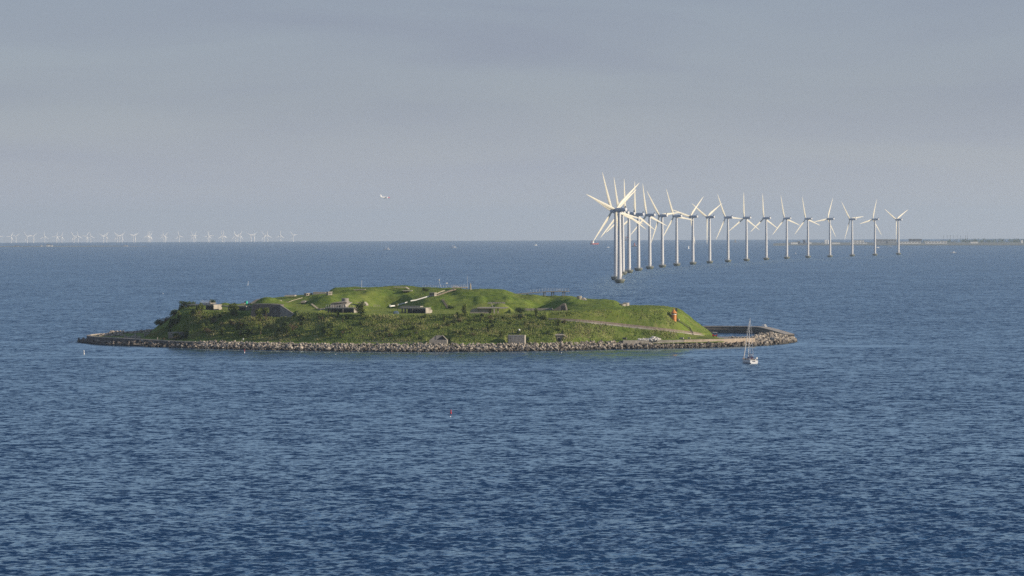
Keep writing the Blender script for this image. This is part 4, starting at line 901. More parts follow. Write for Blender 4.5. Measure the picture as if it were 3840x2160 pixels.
k0 = W(1907.5, 1289, 1213); mb = MB(); w_ = 6.05; mb.hexa([k0, k0 + (w_, -.9, 0), k0 + (w_ + .5, 4.0, 0), k0 + (-.35, 4.6, 0)], [v + (0, 0, 3.05) for v in (k0, k0 + (w_, -.9, 0), k0 + (w_ + .5, 4.0, 0), k0 + (-.35, 4.6, 0))]); mb.build('wall', 'concrete_pale', t, origin=c)
mb = MB(); mb.hexa([v + (0, 0, 3.053) for v in (k0 + (-.06, -.06, 0), k0 + (w_ + .06, -.96, 0), k0 + (w_ + .56, 4.0, 0), k0 + (-.4, 4.6, 0))], [v + (0, 0, 3.2) for v in (k0 + (-.06, -.06, 0), k0 + (w_ + .06, -.96, 0), k0 + (w_ + .56, 4.0, 0), k0 + (-.4, 4.6, 0))]); mb.build('roof_slab', 'concrete_pale', t, origin=c)
mb = MB(); s0 = k0 + (.75, -.11 - .02, 2.1); mb.box(s0, (.5, .06, .18), -.147); mb.build('slot', 'opening', t, origin=c)
c = W(2097, 1284, 1216); t = thing('bunker', 'trapezoid concrete bunker portal with narrow dark door set into the slope', 'bunker', c)
mb = MB(); mb.prism(face_poly([(2062, 1272.5), (2081, 1258), (2113, 1257), (2133, 1271), (2133, 1286), (2062, 1286)], 1224.5), (0, 6, .4)); mb.build('wall', 'concrete_pale', t, origin=c)
mb = MB(); mb.prism(face_poly([(2060, 1272), (2080, 1255.4), (2114, 1254.6), (2136, 1271), (2133, 1271.6), (2113, 1257.2), (2081, 1258.2), (2063, 1272.6)], 1223.9), (0, 4, .3)); mb.build('coping', 'coping', t, origin=c)
mb = MB(); mb.prism(face_poly([(2092, 1266.5), (2099.5, 1266.5), (2099.5, 1286), (2092, 1286)], 1224.45), (0, .05, 0)); mb.build('door', 'opening', t, origin=c)
mb = MB(); mb.prism(face_poly([(2090, 1265), (2092, 1265), (2092, 1286), (2090, 1286)], 1224.2), (0, .3, 0)); mb.prism(face_poly([(2090, 1264), (2101, 1264), (2101, 1266.3), (2090, 1266.3)], 1224.15), (0, .3, 0)); mb.build('door_frame', 'coping', t, origin=c)
mb = MB(); mb.lathe([(.02, -.42), (.3, -.3), (.42, 0), (.3, .3), (.02, .42)], 10); p = hit(1947, 1247); o = mb.build('marker_ball', 'white', loc=p + (0, -.6, .6), smooth=True)
tt = thing('marker_post', 'white ball marker on a short post above the square blockhouse', 'marker', p); o.parent = tt; o.location = (0, -.3, 1.0); mb = MB(); mb.tube((0, -.3, -1), (0, -.3, .7), .05, n=5); mb.build('post', 'galv', tt)
# terraced stone edgings at the foot of the slope
for i, (a, b_, y0, y1, lab) in enumerate([(1350, 1605, 1281.5, 1284, 'lowest of three thin stone edgings at the slope foot left of the hooded bunker'), (1330, 1600, 1278, 1279.5, 'middle of three thin stone edgings at the slope foot left of the hooded bunker'), (1370, 1570, 1274.5, 1275.5, 'upper of three thin stone edgings at the slope foot left of the hooded bunker')]):
    pts = [hit(px, y0 + (y1 - y0) * k / 11) for k, px in enumerate(np.linspace(a, b_, 12))]; mb = MB()
    wall_strip(mb, pts, .5, 0, 1); zs = [p[2] for p in pts]; v = np.array(mb.v)
    for k in range(12): v[k * 4:k * 4 + 4, 2] = zs[k] + np.array([-.3, .16, .16, -.3])
    c = v.mean(0); mb.v = [tuple(p) for p in v]; o = mb.build('stone_edging', 'gravel' if i else 'coping', origin=c, loc=c); tag(o, lab, 'edging')

# ------------------------------------------------------------------ ramp road, lighthouse, stairs, cart
mb = MB(); lo = []; hi = []
for p in rp_arr: lo.append(p + (0, -.45, .02)); hi.append(p + (0, 3.0, .02))
n = len(lo); mb.add(lo + hi, [(i, i + 1, n + i + 1, n + i) for i in range(n - 1)]); o = mb.build('ramp_road', 'gravel'); tag(o, kind='structure')
c = rp_arr[20].copy(); t = thing('ramp_walls', 'white kerb and low brown retaining wall along the ramp on the right slope', 'kerb', c)
mb = MB(); vs = []; fs = []
for p in rp_arr: q0 = p + (0, -.75, 0); vs += [q0 + (0, 0, -.5), q0 + (0, 0, .28), q0 + (0, .3, .28), q0 + (0, .3, -.5)]
fs = [(i * 4 + j, i * 4 + (j + 1) % 4, i * 4 + 4 + (j + 1) % 4, i * 4 + 4 + j) for i in range(n - 1) for j in range(4)]
mb.add(vs, fs); mb.build('kerb', 'concrete_pale', t, origin=c)
mb = MB(); vs = []
for i, p in enumerate(rp_arr):
    hh = .75 * math.sin(math.pi * min(1, (i + .3) / 12.0) / 2) * min(1, (n - i) / 6.0) + .12; q0 = p + (0, 2.9, 0); vs += [q0 + (0, 0, -.5), q0 + (0, .1, hh), q0 + (0, .6, hh + .05), q0 + (0, .6, -.5)]
mb.add(vs, fs); mb.build('retaining_wall', 'gravel', t, origin=c)

c = W(2527, 1201, 1252); t = thing('lighthouse', 'small orange lighthouse with conical roof on the right slope', 'lighthouse', c)
for part, prof, mt in [('tower', [(1.05, -.8), (1.02, .0), (1.0, 2.05), (1.06, 2.07), (1.06, 2.2)], 'orange'), ('roof', [(1.36, 2.75), (1.28, 2.86), (.8, 3.45), (.35, 4.0), (.16, 4.25), (.14, 4.45), (.05, 4.6)], 'orange'), ('lantern_band', [(1.0, 2.2), (1.0, 2.42)], 'white')]:
    mb = MB(); mb.lathe(prof, 20, c); mb.build(part, mt, t, True, origin=c)
mb = MB(); mb.lathe([(.8, 2.42), (.8, 2.78)], 16, c); mb.build('lantern_glass', 'glass', t, True, origin=c)
for k in range(8): a = k * math.pi / 4 + .2; mb = MB(); mb.tube(c + (.93 * math.cos(a), .93 * math.sin(a), 2.42), c + (.93 * math.cos(a), .93 * math.sin(a), 2.8), .04, n=4); mb.build('mullion', 'white', t, origin=c)
mb = MB(); mb.lathe([(.12, 4.55), (.16, 4.68), (.12, 4.8), (.02, 4.85)], 8, c); mb.build('finial', 'orange', t, True, origin=c)
mb = MB(); mb.tube(c + (1.15, .1, .2), c + (1.15, .1, 2.7), .06, n=5); mb.tube(c + (1.3, .5, .2), c + (1.3, .5, 4.6), .06, n=5)
for k in range(9): mb.tube(c + (1.15, .1, .3 + k * .27), c + (1.3, .5, .3 + k * .27), .04, n=4)
mb.build('ladder', 'iron', t, origin=c)
mb = MB(); mb.box(c + (1.0, 1.3, 4.1), (.7, .5, 1.3)); mb.build('equipment_box', 'iron', t, origin=c)
# arched niche left of the lighthouse
c = W(2505, 1190, 1254.4); t = thing('arched_niche', 'arched dark concrete niche in the slope beside the orange lighthouse', 'niche', c)
mb = MB(); mb.prism(face_poly([(2493, 1181), (2497, 1176), (2505, 1171), (2512, 1174), (2517, 1180), (2517, 1197), (2507, 1197), (2497, 1186)], 1254.5), (.5, 4, 0)); mb.build('surround', 'concrete_pale', t, origin=c)
mb = MB(); mb.prism(face_poly([(2499, 1182), (2500, 1176.5), (2505, 1172.5), (2510, 1175.5), (2512.5, 1182), (2512.5, 1194), (2505, 1189.5), (2499, 1184)], 1254.45), (0, .04, 0)); mb.build('opening', 'opening', t, origin=c)
c = W(2545, 1205, 1253); mb = MB(); cbox(mb, np.zeros(3), .45, 1.0, .9, 30); o = mb.build('concrete_block', 'concrete_pale', loc=c); tag(o, 'small pale concrete block at the foot of the orange lighthouse', 'block')
c = hit(2562, 1218); t = thing('slope_stairs', 'iron stair and handrail running down the slope from the lighthouse', 'stairs', c)
k = [hit(2536 + (2585 - 2536) * f, 1201 + (1233 - 1201) * f) + (0, -.25, 0) for f in np.linspace(0, 1, 9)]; k2 = [hit(2585 + 13 * f, 1234 + 22 * f) + (0, -.3, 0) for f in np.linspace(0, 1, 6)]
railing('handrail', t, c, k, 1.0, 'iron', .06, (1.0, .5)); railing('handrail', t, c, k2, 1.1, 'iron', .07, (1.0, .6, .3))
for p in k[::1] + k2: mb = MB(); mb.box(p + (0, .4, .1), (1.0, .7, .18)); mb.build('step', 'iron', t, origin=c)
# utility cart by the ramp foot
c = W(2681, 1263.5, 1246); t = thing('utility_cart', 'dark red open utility cart with white roof parked at the ramp foot', 'cart', c)
mb = MB(); mb.box(c + (-.1, .2, .55), (1.9, 1.2, .35)); mb.box(c + (.75, .2, .8), (.35, 1.15, .3)); mb.box(c + (-.75, .2, .85), (.5, 1.15, .35)); mb.build('body', 'red', t, origin=c)
for sx in (-.65, .65):
    for sy in (-.4, .8): mb = MB(); mb.tube(c + (sx, sy - .08, .28), c + (sx, sy + .08, .28), .28, n=12); mb.build('wheel', 'iron', t, origin=c)
for sx in (-.7, .6):
    for sy in (-.3, .7): mb = MB(); mb.tube(c + (sx, sy, .7), c + (sx * .95, sy, 1.75), .035, n=4); mb.build('roof_post', 'iron', t, origin=c)
mb = MB(); mb.box(c + (0, .2, 1.8), (1.8, 1.25, .09)); mb.build('roof', 'white', t, origin=c)
mb = MB(); mb.box(c + (-.2, .2, .85), (.5, 1.0, .18)); mb.box(c + (-.42, .2, 1.1), (.12, 1.0, .5)); mb.build('seat', 'navy', t, origin=c)
# quay on the right, rubble pile and bits
mb = MB(); c = np.array([80.0, 1268.0, 2.35]); mb.hexa([(68, 1254, 1), (99, 1262, 1), (99, 1285, 1), (66, 1290, 1)], [(68, 1254, 2.35), (99, 1262, 2.35), (99, 1285, 2.35), (66, 1290, 2.35)]); o = mb.build('quay', 'concrete'); tag(o, kind='structure')
heap('rubble_pile', 'low line of pale rubble along the top of the mole wall', [(Wz(px, 1266.5, 2.5), 12, 2.4, 1.5, .5) for px in (2742, 2765, 2785, 2800)], .35, .8)
c = Wz(2435, 1276, 2.7); t = thing('rubble_pile', 'pile of small white stones behind the graffiti wall', 'stones', c); sm = []
for i in range(190):
    f = random.random(); px = 2394 + 81 * f; hmax = 9 * math.exp(-((px - 2452) / 16.0) ** 2) + 4.5; u = random.random(); p = W(px, 1276 - hmax * u, 1231 + 3 * u); link_mesh('stone', random.choice(ROCKS['rock']), t, p - c, (u * 6, f * 6, u), (.35 + .75 * random.random(),) * 3)
for o in t.children:
    if not sm: 
        wm = [mm.copy() for mm in ROCKS['rock']]
        for mm in wm: mm.materials[0] = M['rock_white']
        sm.append(1)
    o.data = random.choice(wm)
for px, py, s_, lab in [(2562, 1271.5, .8, 'low pale concrete stub on the grass strip above the sea wall'), (2588, 1270, .6, 'small square concrete stub right of the low pale stub'), (2348, 1273, .9, 'dark squared block at the left end of the graffiti wall')]:
    c = W(px, py, 1240 if px > 2400 else 1232); mb = MB(); cbox(mb, np.zeros(3), s_ * 1.6, s_, s_ * .8, 20); o = mb.build('concrete_block', 'concrete_pale' if px > 2400 else 'concrete_dark', loc=c); tag(o, lab, 'block')
c = Wz(590.5, 1275, 2.3); mb = MB(); mb.lathe([(.2, -.3), (.2, .7), (.16, .75), (.16, .85), (.22, .9), (.18, 1.05)], 8); o = mb.build('bollard', 'concrete_pale', loc=c, smooth=True); tag(o, 'pale bollard standing behind the left sea wall', 'bollard')
c = Wz(912.5, 1280, 2.6); mb = MB(); mb.box((0, 0, .5), (.4, .3, 1.3)); mb.box((0, 0, 1.2), (.5, .4, .12)); o = mb.build('marker_stone', 'white', loc=c); tag(o, 'white marker stone at the slope foot above the boulders', 'marker')

# ------------------------------------------------------------------ vegetation
def leaf_cloud(lobes, n, size, seed, droop=0.0):
    """leaf-sized triangles spread through several lobes; inner leaves darker tone is by chance only"""
    q = np.random.default_rng(seed); L = np.array(lobes, float); wts = L[:, 3] * L[:, 4] * L[:, 5]; wts /= wts.sum()
    k = q.choice(len(L), n, p=wts); d = q.normal(size=(n, 3)); d /= np.linalg.norm(d, axis=1)[:, None]; rr = (0.35 + 0.75 * q.random((n, 1)) ** 0.6)
    c = L[k, :3] + d * rr * L[k, 3:6]; c[:, 2] = np.maximum(c[:, 2], 0.05)
    a = q.normal(size=(n, 3)); a /= np.linalg.norm(a, axis=1)[:, None]; b_ = np.cross(a, q.normal(size=(n, 3))); b_ /= np.linalg.norm(b_, axis=1)[:, None]
    s = size * (0.5 + q.random((n, 1)))
    V = np.stack([c + a * s, c - a * s * .6 + b_ * s * .7, c - a * s * .5 - b_ * s * .7], 1).reshape(-1, 3)
    clump = q.random(len(L))[k] * .5 + q.random(n) * .5
    return V, np.arange(3 * n).reshape(-1, 3), np.repeat(clump, 3)
def stems(seed, h, spread, n=5):
    q = random.Random(seed); mb = MB()
    for i in range(n):
        a = q.random() * 6.28; p0 = np.array([0.1 * math.cos(a), .1 * math.sin(a), -.4]); p1 = np.array([spread * .45 * math.cos(a), spread * .45 * math.sin(a), h * .45]); p2 = np.array([spread * .8 * math.cos(a + .3), spread * .8 * math.sin(a + .3), h * .85])
        mb.tube(p0, p1, .09, .06, 5); mb.tube(p1, p2, .06, .02, 4)
    return mb.mesh('stem')
BUSH = {}
def bush_kind(key, mat, seeds, lobef, n, size, h, spread):
    BUSH[key] = []
    for s_ in seeds:
        q = random.Random(s_); V, Fc_, tone = leaf_cloud(lobef(q), n, size, s_); me_ = raw_mesh('foliage', V, Fc_, mat); point_attr(me_, 'tone', tone)
        st = stems(s_, h, spread); st.materials.append(M['bark']); BUSH[key].append((me_, st))
def round_lobes(q): return [(q.uniform(-.7, .7), q.uniform(-.6, .6), q.uniform(.5, 1.5), q.uniform(.45, .85), q.uniform(.45, .8), q.uniform(.4, .7)) for _ in range(8)]
def tall_lobes(q): return [(q.uniform(-.5, .5), q.uniform(-.4, .4), q.uniform(.5, 2.8), q.uniform(.35, .7), q.uniform(.35, .6), q.uniform(.45, .8)) for _ in range(9)]
def ragged(q): return [(q.uniform(-1.1, 1.1), q.uniform(-.5, .5), q.uniform(.2, 1.4), q.uniform(.25, .6), q.uniform(.3, .5), q.uniform(.25, .7)) for _ in range(9)]
bush_kind('round', 'leaf', [11, 12, 13], round_lobes, 900, .13, 1.6, .9)
bush_kind('tall', 'leaf', [21, 22, 23], tall_lobes, 1000, .13, 2.8, .8)
bush_kind('dark', 'leaf_dark', [31, 32, 33], round_lobes, 900, .13, 1.6, .9)
bush_kind('dry', 'leaf_dry', [41, 42, 43], ragged, 480, .11, 1.3, 1.0)
def plant(name, label, key, p, s, cat='bush', group=None, sx=1.0, sz=1.0):
    t = thing(name, label, cat, p, random.random() * 6.28 if sx == 1.0 else random.uniform(-.2, .2), group); a, b_ = random.choice(BUSH[key])
    link_mesh('crown', a, t, scale=(s * sx, s, s * sz)); link_mesh('stem', b_, t, scale=(s * sx, s, s * sz)); return t
ORDS = ['first', 'second', 'third', 'fourth', 'fifth', 'sixth']
def P_(px, py): return hit(px, py)
plant('shrub', 'leaning willowy shrub standing in front of the big dark wall', 'tall', P_(975, 1201) + (0, -1.2, .2), 1.55, sx=1.3)
plant('shrub', 'narrow twiggy shrub at the middle of the big dark wall', 'tall', P_(999, 1198) + (0, -1.0, .4), 1.4, sx=.8)
plant('shrub', 'feathery shrub at the right end of the railed gun shelter', 'tall', P_(1350, 1184), 1.75, sx=1.3)
plant('shrub', 'bright yellow-green sapling beside the white stair parapet', 'tall', W(1487, 1156, 1300), .75, sx=1.2)
plant('shrub', 'tall shrub on the ledge left of the thin canopy shelter', 'tall', P_(1741, 1184), 1.5, sx=.7)
plant('shrub', 'dark spreading shrub on the ledge right of the thin canopy shelter', 'dark', P_(1953, 1174), 1.15, sx=1.6)
plant('shrub', 'green shrub before the post of the leftmost gun shelter', 'tall', P_(757, 1170), 1.15)
plant('shrub', 'round shrub on the skyline behind the leftmost gun shelter', 'dark', W(797, 1146, 1345), 1.35)
plant('shrub', 'shrub between the two left gun shelters', 'tall', P_(873, 1170), 1.2, sx=1.5)
plant('shrub', 'single dark bush on the left slope edge against the water', 'dark', W(653, 1187, 1312), 1.5)
plant('shrub', 'low wind-swept bush at the far left foot of the hill', 'dark', W(604, 1222, 1332), 1.4, sx=1.7)
plant('shrub', 'wind-swept pale bush just above the low left one', 'dry', W(624, 1210, 1326), 1.7, sx=1.4)
plant('shrub', 'small bush on the crest grass right of the steps', 'dark', W(1596, 1092, 1330), .75, sx=1.6)
plant('shrub', 'brown dead bush beside the hut behind the left sea wall', 'dry', Wz(655, 1276, 2.3), 1.1, sx=1.4)
plant('shrub', 'second small brown bush left of the hut door', 'dry', Wz(610, 1275, 2.3), .6, sx=1.4)
plant('shrub', 'dark bush at the corner of the dark steps below the vent tower', 'dark', P_(1690, 1157), .7, sx=1.5)
# clipped tall hedge at the left
hedge = thing('hedge', 'dense dark tall hedge at the left end beside the leftmost gun shelter', 'hedge', W(700, 1164, 1318))
lob = [(x, random.uniform(-.8, .8), z + random.uniform(-.35, .35), random.uniform(.5, .9), .8, random.uniform(.5, .8)) for x in np.linspace(-2.6, 3.0, 7) for z in (.8, 1.7, 2.6)] + [(-2.6, 0, .2, .9, .8, .9), (-2.2, 0, -.6 + 1, 1, .8, 1)]
V_, F_, tn = leaf_cloud(lob, 5200, .13, 77); mm = raw_mesh('crown', V_, F_, 'leaf_dark'); point_attr(mm, 'tone', tn); link_mesh('crown', mm, hedge, scale=(1.0, 1.0, 1.2))
st = stems(77, 3.2, 2.6, 9); st.materials.append(M['bark']); link_mesh('stem', st, hedge)
# scrub bushes scattered over the front slope: none of them stands out from the next
spots = []
while len(spots) < 120:
    px = 640 + (2140 - 640) * random.random() ** 1.5; i = int((px - 545) / 2170 * (NC - 1)); par_ = random.uniform(1.08, 1.88); j = int(np.searchsorted(par, par_))
    p = np.array([GX[i, j], GY[i, j], GZ[i, j]])
    if 925 < px < 1110 and par_ > 1.6: continue
    if all(np.linalg.norm((p - s_)[:2]) > 1.6 for s_ in spots): spots.append(p)
marks = [(660, 'the left hut'), (790, 'the leftmost gun shelter'), (1000, 'the big dark wall'), (1180, 'the stone steps'), (1310, 'the railed gun shelter'), (1440, 'the grassy hollow'), (1580, 'the middle gun shelter'), (1720, 'the central mound'), (1850, 'the thin canopy'), (1990, 'the low retaining wall'), (2120, 'the dark portal')]
made = []
for p in spots:
    px, _py = PX(p); key = random.choices(['round', 'tall', 'dark', 'dry'], [3, 3, 4, 2] if px < 1300 else [4, 2, 3, 1])[0]; s_ = random.uniform(.75, 1.5) * (1.0 if px < 1250 else .7)
    i = int((px - 545) / 2170 * (NC - 1)); lev = np.interp(p[1], GY[i], par)
    lab = ('small ' if s_ < .8 else 'large ' if s_ > 1.2 else '') + {'round': 'rounded green', 'tall': 'upright olive', 'dark': 'dark green', 'dry': 'brown twiggy'}[key] + ' bush ' + ('low' if lev < 1.35 else 'halfway' if lev < 1.62 else 'high') + ' on the slope below ' + min(marks, key=lambda m_: abs(m_[0] - px))[1]
    made.append((lab, px, p, key, s_))
for lab, px, p, key, s_ in made:
    same = sorted(m_[1] for m_ in made if m_[0] == lab)
    if len(same) > 1: lab = lab.replace(' bush ', ' bush, ' + ORDS[same.index(px)] + ' from left, ')
    plant('bush', lab, key, p, s_, 'bush', 'scrub bushes on the front slope')
# grass
def tufts(name, n, wmap, hmin, hmax, wid, mat, label, seed, lean=.35):
    q = np.random.default_rng(seed); w_ = (wmap * np.gradient(GY, axis=1)).ravel(); w_ = np.clip(w_, 0, None); w_ /= w_.sum(); idx = q.choice(len(w_), n, p=w_)
    i, j = idx // NRW, idx % NRW; i = np.minimum(i, NC - 2); j = np.minimum(j, NRW - 2); u = q.random(n); v = q.random(n)
    bl = lambda G: (G[i, j] * (1 - u) + G[i + 1, j] * u) * (1 - v) + (G[i, j + 1] * (1 - u) + G[i + 1, j + 1] * u) * v
    base = np.stack([bl(GX), bl(GY), bl(GZ) - .06], 1); big = np.clip(.5 + 1.4 * fbm(base[:, 0] / 7.0, base[:, 1] / 6.0, 3), 0, 1)
    Vs = []; tn = []
    for k in range(2):
        a = q.random(n) * 6.28; h = (hmin + (hmax - hmin) * q.random(n) ** 1.5) * (.7 + .6 * big); d = np.stack([np.cos(a), np.sin(a), 0 * a], 1); le = q.normal(size=(n, 2)) * lean * h[:, None]
        off = np.concatenate([q.normal(size=(n, 2)) * .12, np.zeros((n, 1))], 1)
        w2 = wid * (.6 + .8 * q.random((n, 1))); top = base + off + np.concatenate([le, h[:, None]], 1)
        Vs.append(np.stack([base + off - d * w2, base + off + d * w2, top], 1)); t_ = np.clip(.55 * big + .45 * q.random(n) + .12 * q.normal(size=n), 0, 1); tn.append(np.repeat(t_, 3))
    V_ = np.concatenate(Vs).reshape(-1, 3); mm = raw_mesh(name, V_, np.arange(len(V_)).reshape(-1, 3), mat); point_attr(mm, 'tone', np.concatenate(tn))
    tag(link_mesh(name, mm), label, 'grass', kind='stuff')
front = np.where(par < 5.2, 1.0, 0.0)[None, :]
noroad = np.ones_like(GY)
for i in range(NC):
    if 2050 < gpx[i] < 2692:
        yc = np.interp(gpx[i], rp_px, rp_arr[:, 1]); noroad[i, (GY[i] > yc - 1.0) & (GY[i] < yc + 3.6)] = 0
tufts('long_grass', 48000, SCR * front * noroad, .25, .8, .10, 'tuft', 'long dry grass and weeds covering the wild front slope', 5)
tufts('short_grass', 26000, (1 - SCR) * front * noroad * (par > .7)[None, :], .08, .28, .12, 'lush_tuft', 'short green turf grass over the island mounds', 6, .5)

# ------------------------------------------------------------------ wind turbines
def blade_mesh(name, L, mat, nsec=11, nv=10, fat=1.0):
    rings = []
    for i in range(nsec):
        f = i / (nsec - 1); z = L * f
        chord = np.interp(f, [0, .05, .12, .22, .5, .8, .95, 1], [1.7, 1.8, 2.6, 3.1, 2.2, 1.3, .75, .2]) * L / 38 * fat; th = np.interp(f, [0, .05, .2, .5, 1], [1.7, 1.6, .75, .38, .06]) * L / 38; tw = R(np.interp(f, [0, .2, 1], [14, 12, 1])); off = np.interp(f, [0, .1, .22, 1], [0, .1, .45, .05]) * L / 38
        rings.append([(math.sin(tw) * x + math.cos(tw) * y, math.cos(tw) * x - math.sin(tw) * y, z) for x, y in ((chord / 2 * math.cos(a) + off, th / 2 * math.sin(a)) for a in np.linspace(0, 2 * math.pi, nv, endpoint=False))])
    mb = MB(); mb.loft(rings); me_ = mb.mesh(name, True); me_.materials.append(M[mat]); return me_
def mk(mb, name, mat, smooth=False): me_ = mb.mesh(name, smooth); me_.materials.append(M[mat]); return me_
HUB = 63.0
T_ = {}
T_['tower'] = mk(MB().lathe([(2.05, 2.6), (2.0, 6), (1.9, 20), (1.65, 40), (1.3, HUB - 1.6)], 24), 'tower', 'turb_white', True)
T_['foundation'] = mk(MB().lathe([(3.3, -3), (3.5, .2), (4.6, 2.0), (4.7, 2.9), (4.5, 3.1), (2.2, 3.2)], 24), 'foundation', 'foundation', True)
mb = MB()
for k in range(14):
    a = k / 14 * 6.28; b2 = (k + 1) / 14 * 6.28; p, q = np.array([4.4 * math.cos(a), 4.4 * math.sin(a), 3.1]), np.array([4.4 * math.cos(b2), 4.4 * math.sin(b2), 3.1]); mb.tube(p, p + (0, 0, 1.1), .05, n=4); mb.tube(p + (0, 0, 1.1), q + (0, 0, 1.1), .05, n=4); mb.tube(p + (0, 0, .55), q + (0, 0, .55), .04, n=4)
T_['railing'] = mk(mb, 'railing', 'galv')
T_['door'] = mk(MB().box((-1.9, -.6, 4.4), (.25, 1.0, 2.2), .3), 'door', 'bldg_grey')
rings = []
for x, w_, h_, zc in [(-8.2, 1.25, 1.25, 0), (-8.0, 1.55, 1.55, 0), (-2, 1.75, 1.8, 0.05), (2.5, 1.7, 1.7, 0), (3.6, 1.4, 1.4, 0)]:
    rings.append([(x, w_ * np.sign(math.cos(a)) * abs(math.cos(a)) ** .6, HUB + zc + h_ * np.sign(math.sin(a)) * abs(math.sin(a)) ** .6) for a in np.linspace(0, 2 * math.pi, 16, endpoint=False)])
T_['nacelle'] = mk(MB().loft(rings), 'nacelle', 'nacelle', True)
T_['rear_cap'] = mk(MB().lathe([(1.45, 0), (1.4, -.25), (1.0, -.4)], 16, (-8.22, 0, HUB), 'x'), 'rear_cap', 'turb_white', True)
T_['weather_vane'] = mk(MB().prism([(-7.8, -.12, HUB + 1.5), (-6.6, -.12, HUB + 1.6), (-7.2, -.12, HUB + 3.4), (-7.9, -.12, HUB + 3.5)], (0, .24, 0)), 'weather_vane', 'bldg_dark')
T_['hub'] = mk(MB().lathe([(1.3, 0), (1.55, .4), (1.55, 2.0), (1.2, 2.9), (.6, 3.5), (.05, 3.7)], 16, (3.6, 0, HUB), 'x'), 'hub', 'nacelle', True)
BL = blade_mesh('blade', 37.5, 'blade_white')
NEAR = [(6, 452, 1388, -69), (6, 408, 1353, -19), (6, 441, 1320, -66), (6, 490, 1292, -12), (6, 563, 1270, -3), (6, 675, 1246, -1), (6, 808, 1225, -10), (6, 957, 1206, -36), (6, 1127, 1188, -22), (6, 1318, 1172, 45), (6, 1517, 1158, 60),
        (7, 105, 1055, -27), (7, 347, 1040, -1), (7, 604, 1026, -4), (7, 872, 1012, -13), (7, 1148, 998, -13), (7, 1435, 990, 23), (7, 1725, 979, -37), (7, 2022, 969, 18), (7, 2328, 958, -59)]
ORD = ['first', 'second', 'third', 'fourth', 'fifth', 'sixth', 'seventh', 'eighth', 'ninth', 'tenth', 'eleventh', 'twelfth', 'thirteenth', 'fourteenth', 'fifteenth', 'sixteenth', 'seventeenth', 'eighteenth', 'nineteenth', 'twentieth']
for i, (crop, u, v, ph) in enumerate(NEAR):
    px, py = (2180 + u / 3.15, 620 + v / 3.15) if crop == 6 else (2700 + u / 3.48, 680 + v / 3.48)
    if i == 0: lab = 'nearest and largest white wind turbine of the long row, in front'
    elif i == 19: lab = 'rightmost and smallest white wind turbine at the far end of the row'
    else: lab = ORD[i] + ' white wind turbine of the long row, counted from the nearest'
    t = thing('wind_turbine', lab, 'wind turbine', S(px, py), R(135 + random.uniform(-3, 3)), 'row of white wind turbines behind the island')
    for k in ('foundation', 'railing', 'tower', 'door', 'nacelle', 'rear_cap', 'weather_vane', 'hub'): link_mesh(k, T_[k], t)
    for b_ in range(3): link_mesh('blade', BL, t, (4.7, 0, HUB), (R(ph + 120 * b_), 0, 0))
# far wind farm on the horizon
HF = 41.5
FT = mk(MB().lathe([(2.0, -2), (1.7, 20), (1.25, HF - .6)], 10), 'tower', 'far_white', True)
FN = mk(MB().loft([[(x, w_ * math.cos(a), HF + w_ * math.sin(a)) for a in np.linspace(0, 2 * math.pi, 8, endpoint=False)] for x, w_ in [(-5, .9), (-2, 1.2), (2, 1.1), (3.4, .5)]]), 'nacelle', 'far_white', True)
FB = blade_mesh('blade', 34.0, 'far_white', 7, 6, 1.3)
FAR = [(-12, 88), (95, 30), (135, 55), (230, -37), (284, 50), (378, 0), (480, 22), (523, 24), (627, -35), (662, -5), (735, 35), (768, -8), (877, 58), (903, 27), (992, -32), (1014, 62), (1035, 40), (1130, -62), (1147, 50), (1254, 8), (1264, 14), (1276, 32),
       (1388, -8), (1401, 42), (1519, -12), (1640, -28), (1650, 30), (1767, 12), (1776, -26), (1883, -6), (1897, 0), (1996, -14), (2014, 60), (2037, 22), (2128, -55), (2155, 45), (2240, -32), (2268, -2), (2378, 4), (2486, -40)]
def ordinal(n):
    return ORD[n] if n < 20 else ['twentieth', 'twenty-first', 'twenty-second', 'twenty-third', 'twenty-fourth', 'twenty-fifth', 'twenty-sixth', 'twenty-seventh', 'twenty-eighth', 'twenty-ninth', 'thirtieth', 'thirty-first', 'thirty-second', 'thirty-third', 'thirty-fourth', 'thirty-fifth', 'thirty-sixth', 'thirty-seventh', 'thirty-eighth', 'thirty-ninth', 'fortieth'][n - 19]
for i, (u, ph) in enumerate(FAR):
    px = u / 2.26; Y = 20000 + 900 * random.uniform(-1, 1) * 0 + (i % 3) * 250; x = (px - 1920) / F * Y + ROLL * 0
    p = W(px, 900, Y); p[2] = drop(p[0], p[1])
    t = thing('far_wind_turbine', ordinal(i) + ' tiny wind turbine from the left in the farm on the horizon', 'wind turbine', p, R(118 + random.uniform(-4, 4)), 'far wind farm on the left horizon')
    link_mesh('tower', FT, t); link_mesh('nacelle', FN, t)
    for b_ in range(3): link_mesh('blade', FB, t, (3.2, 0, HF), (R(ph + 120 * b_), 0, 0))

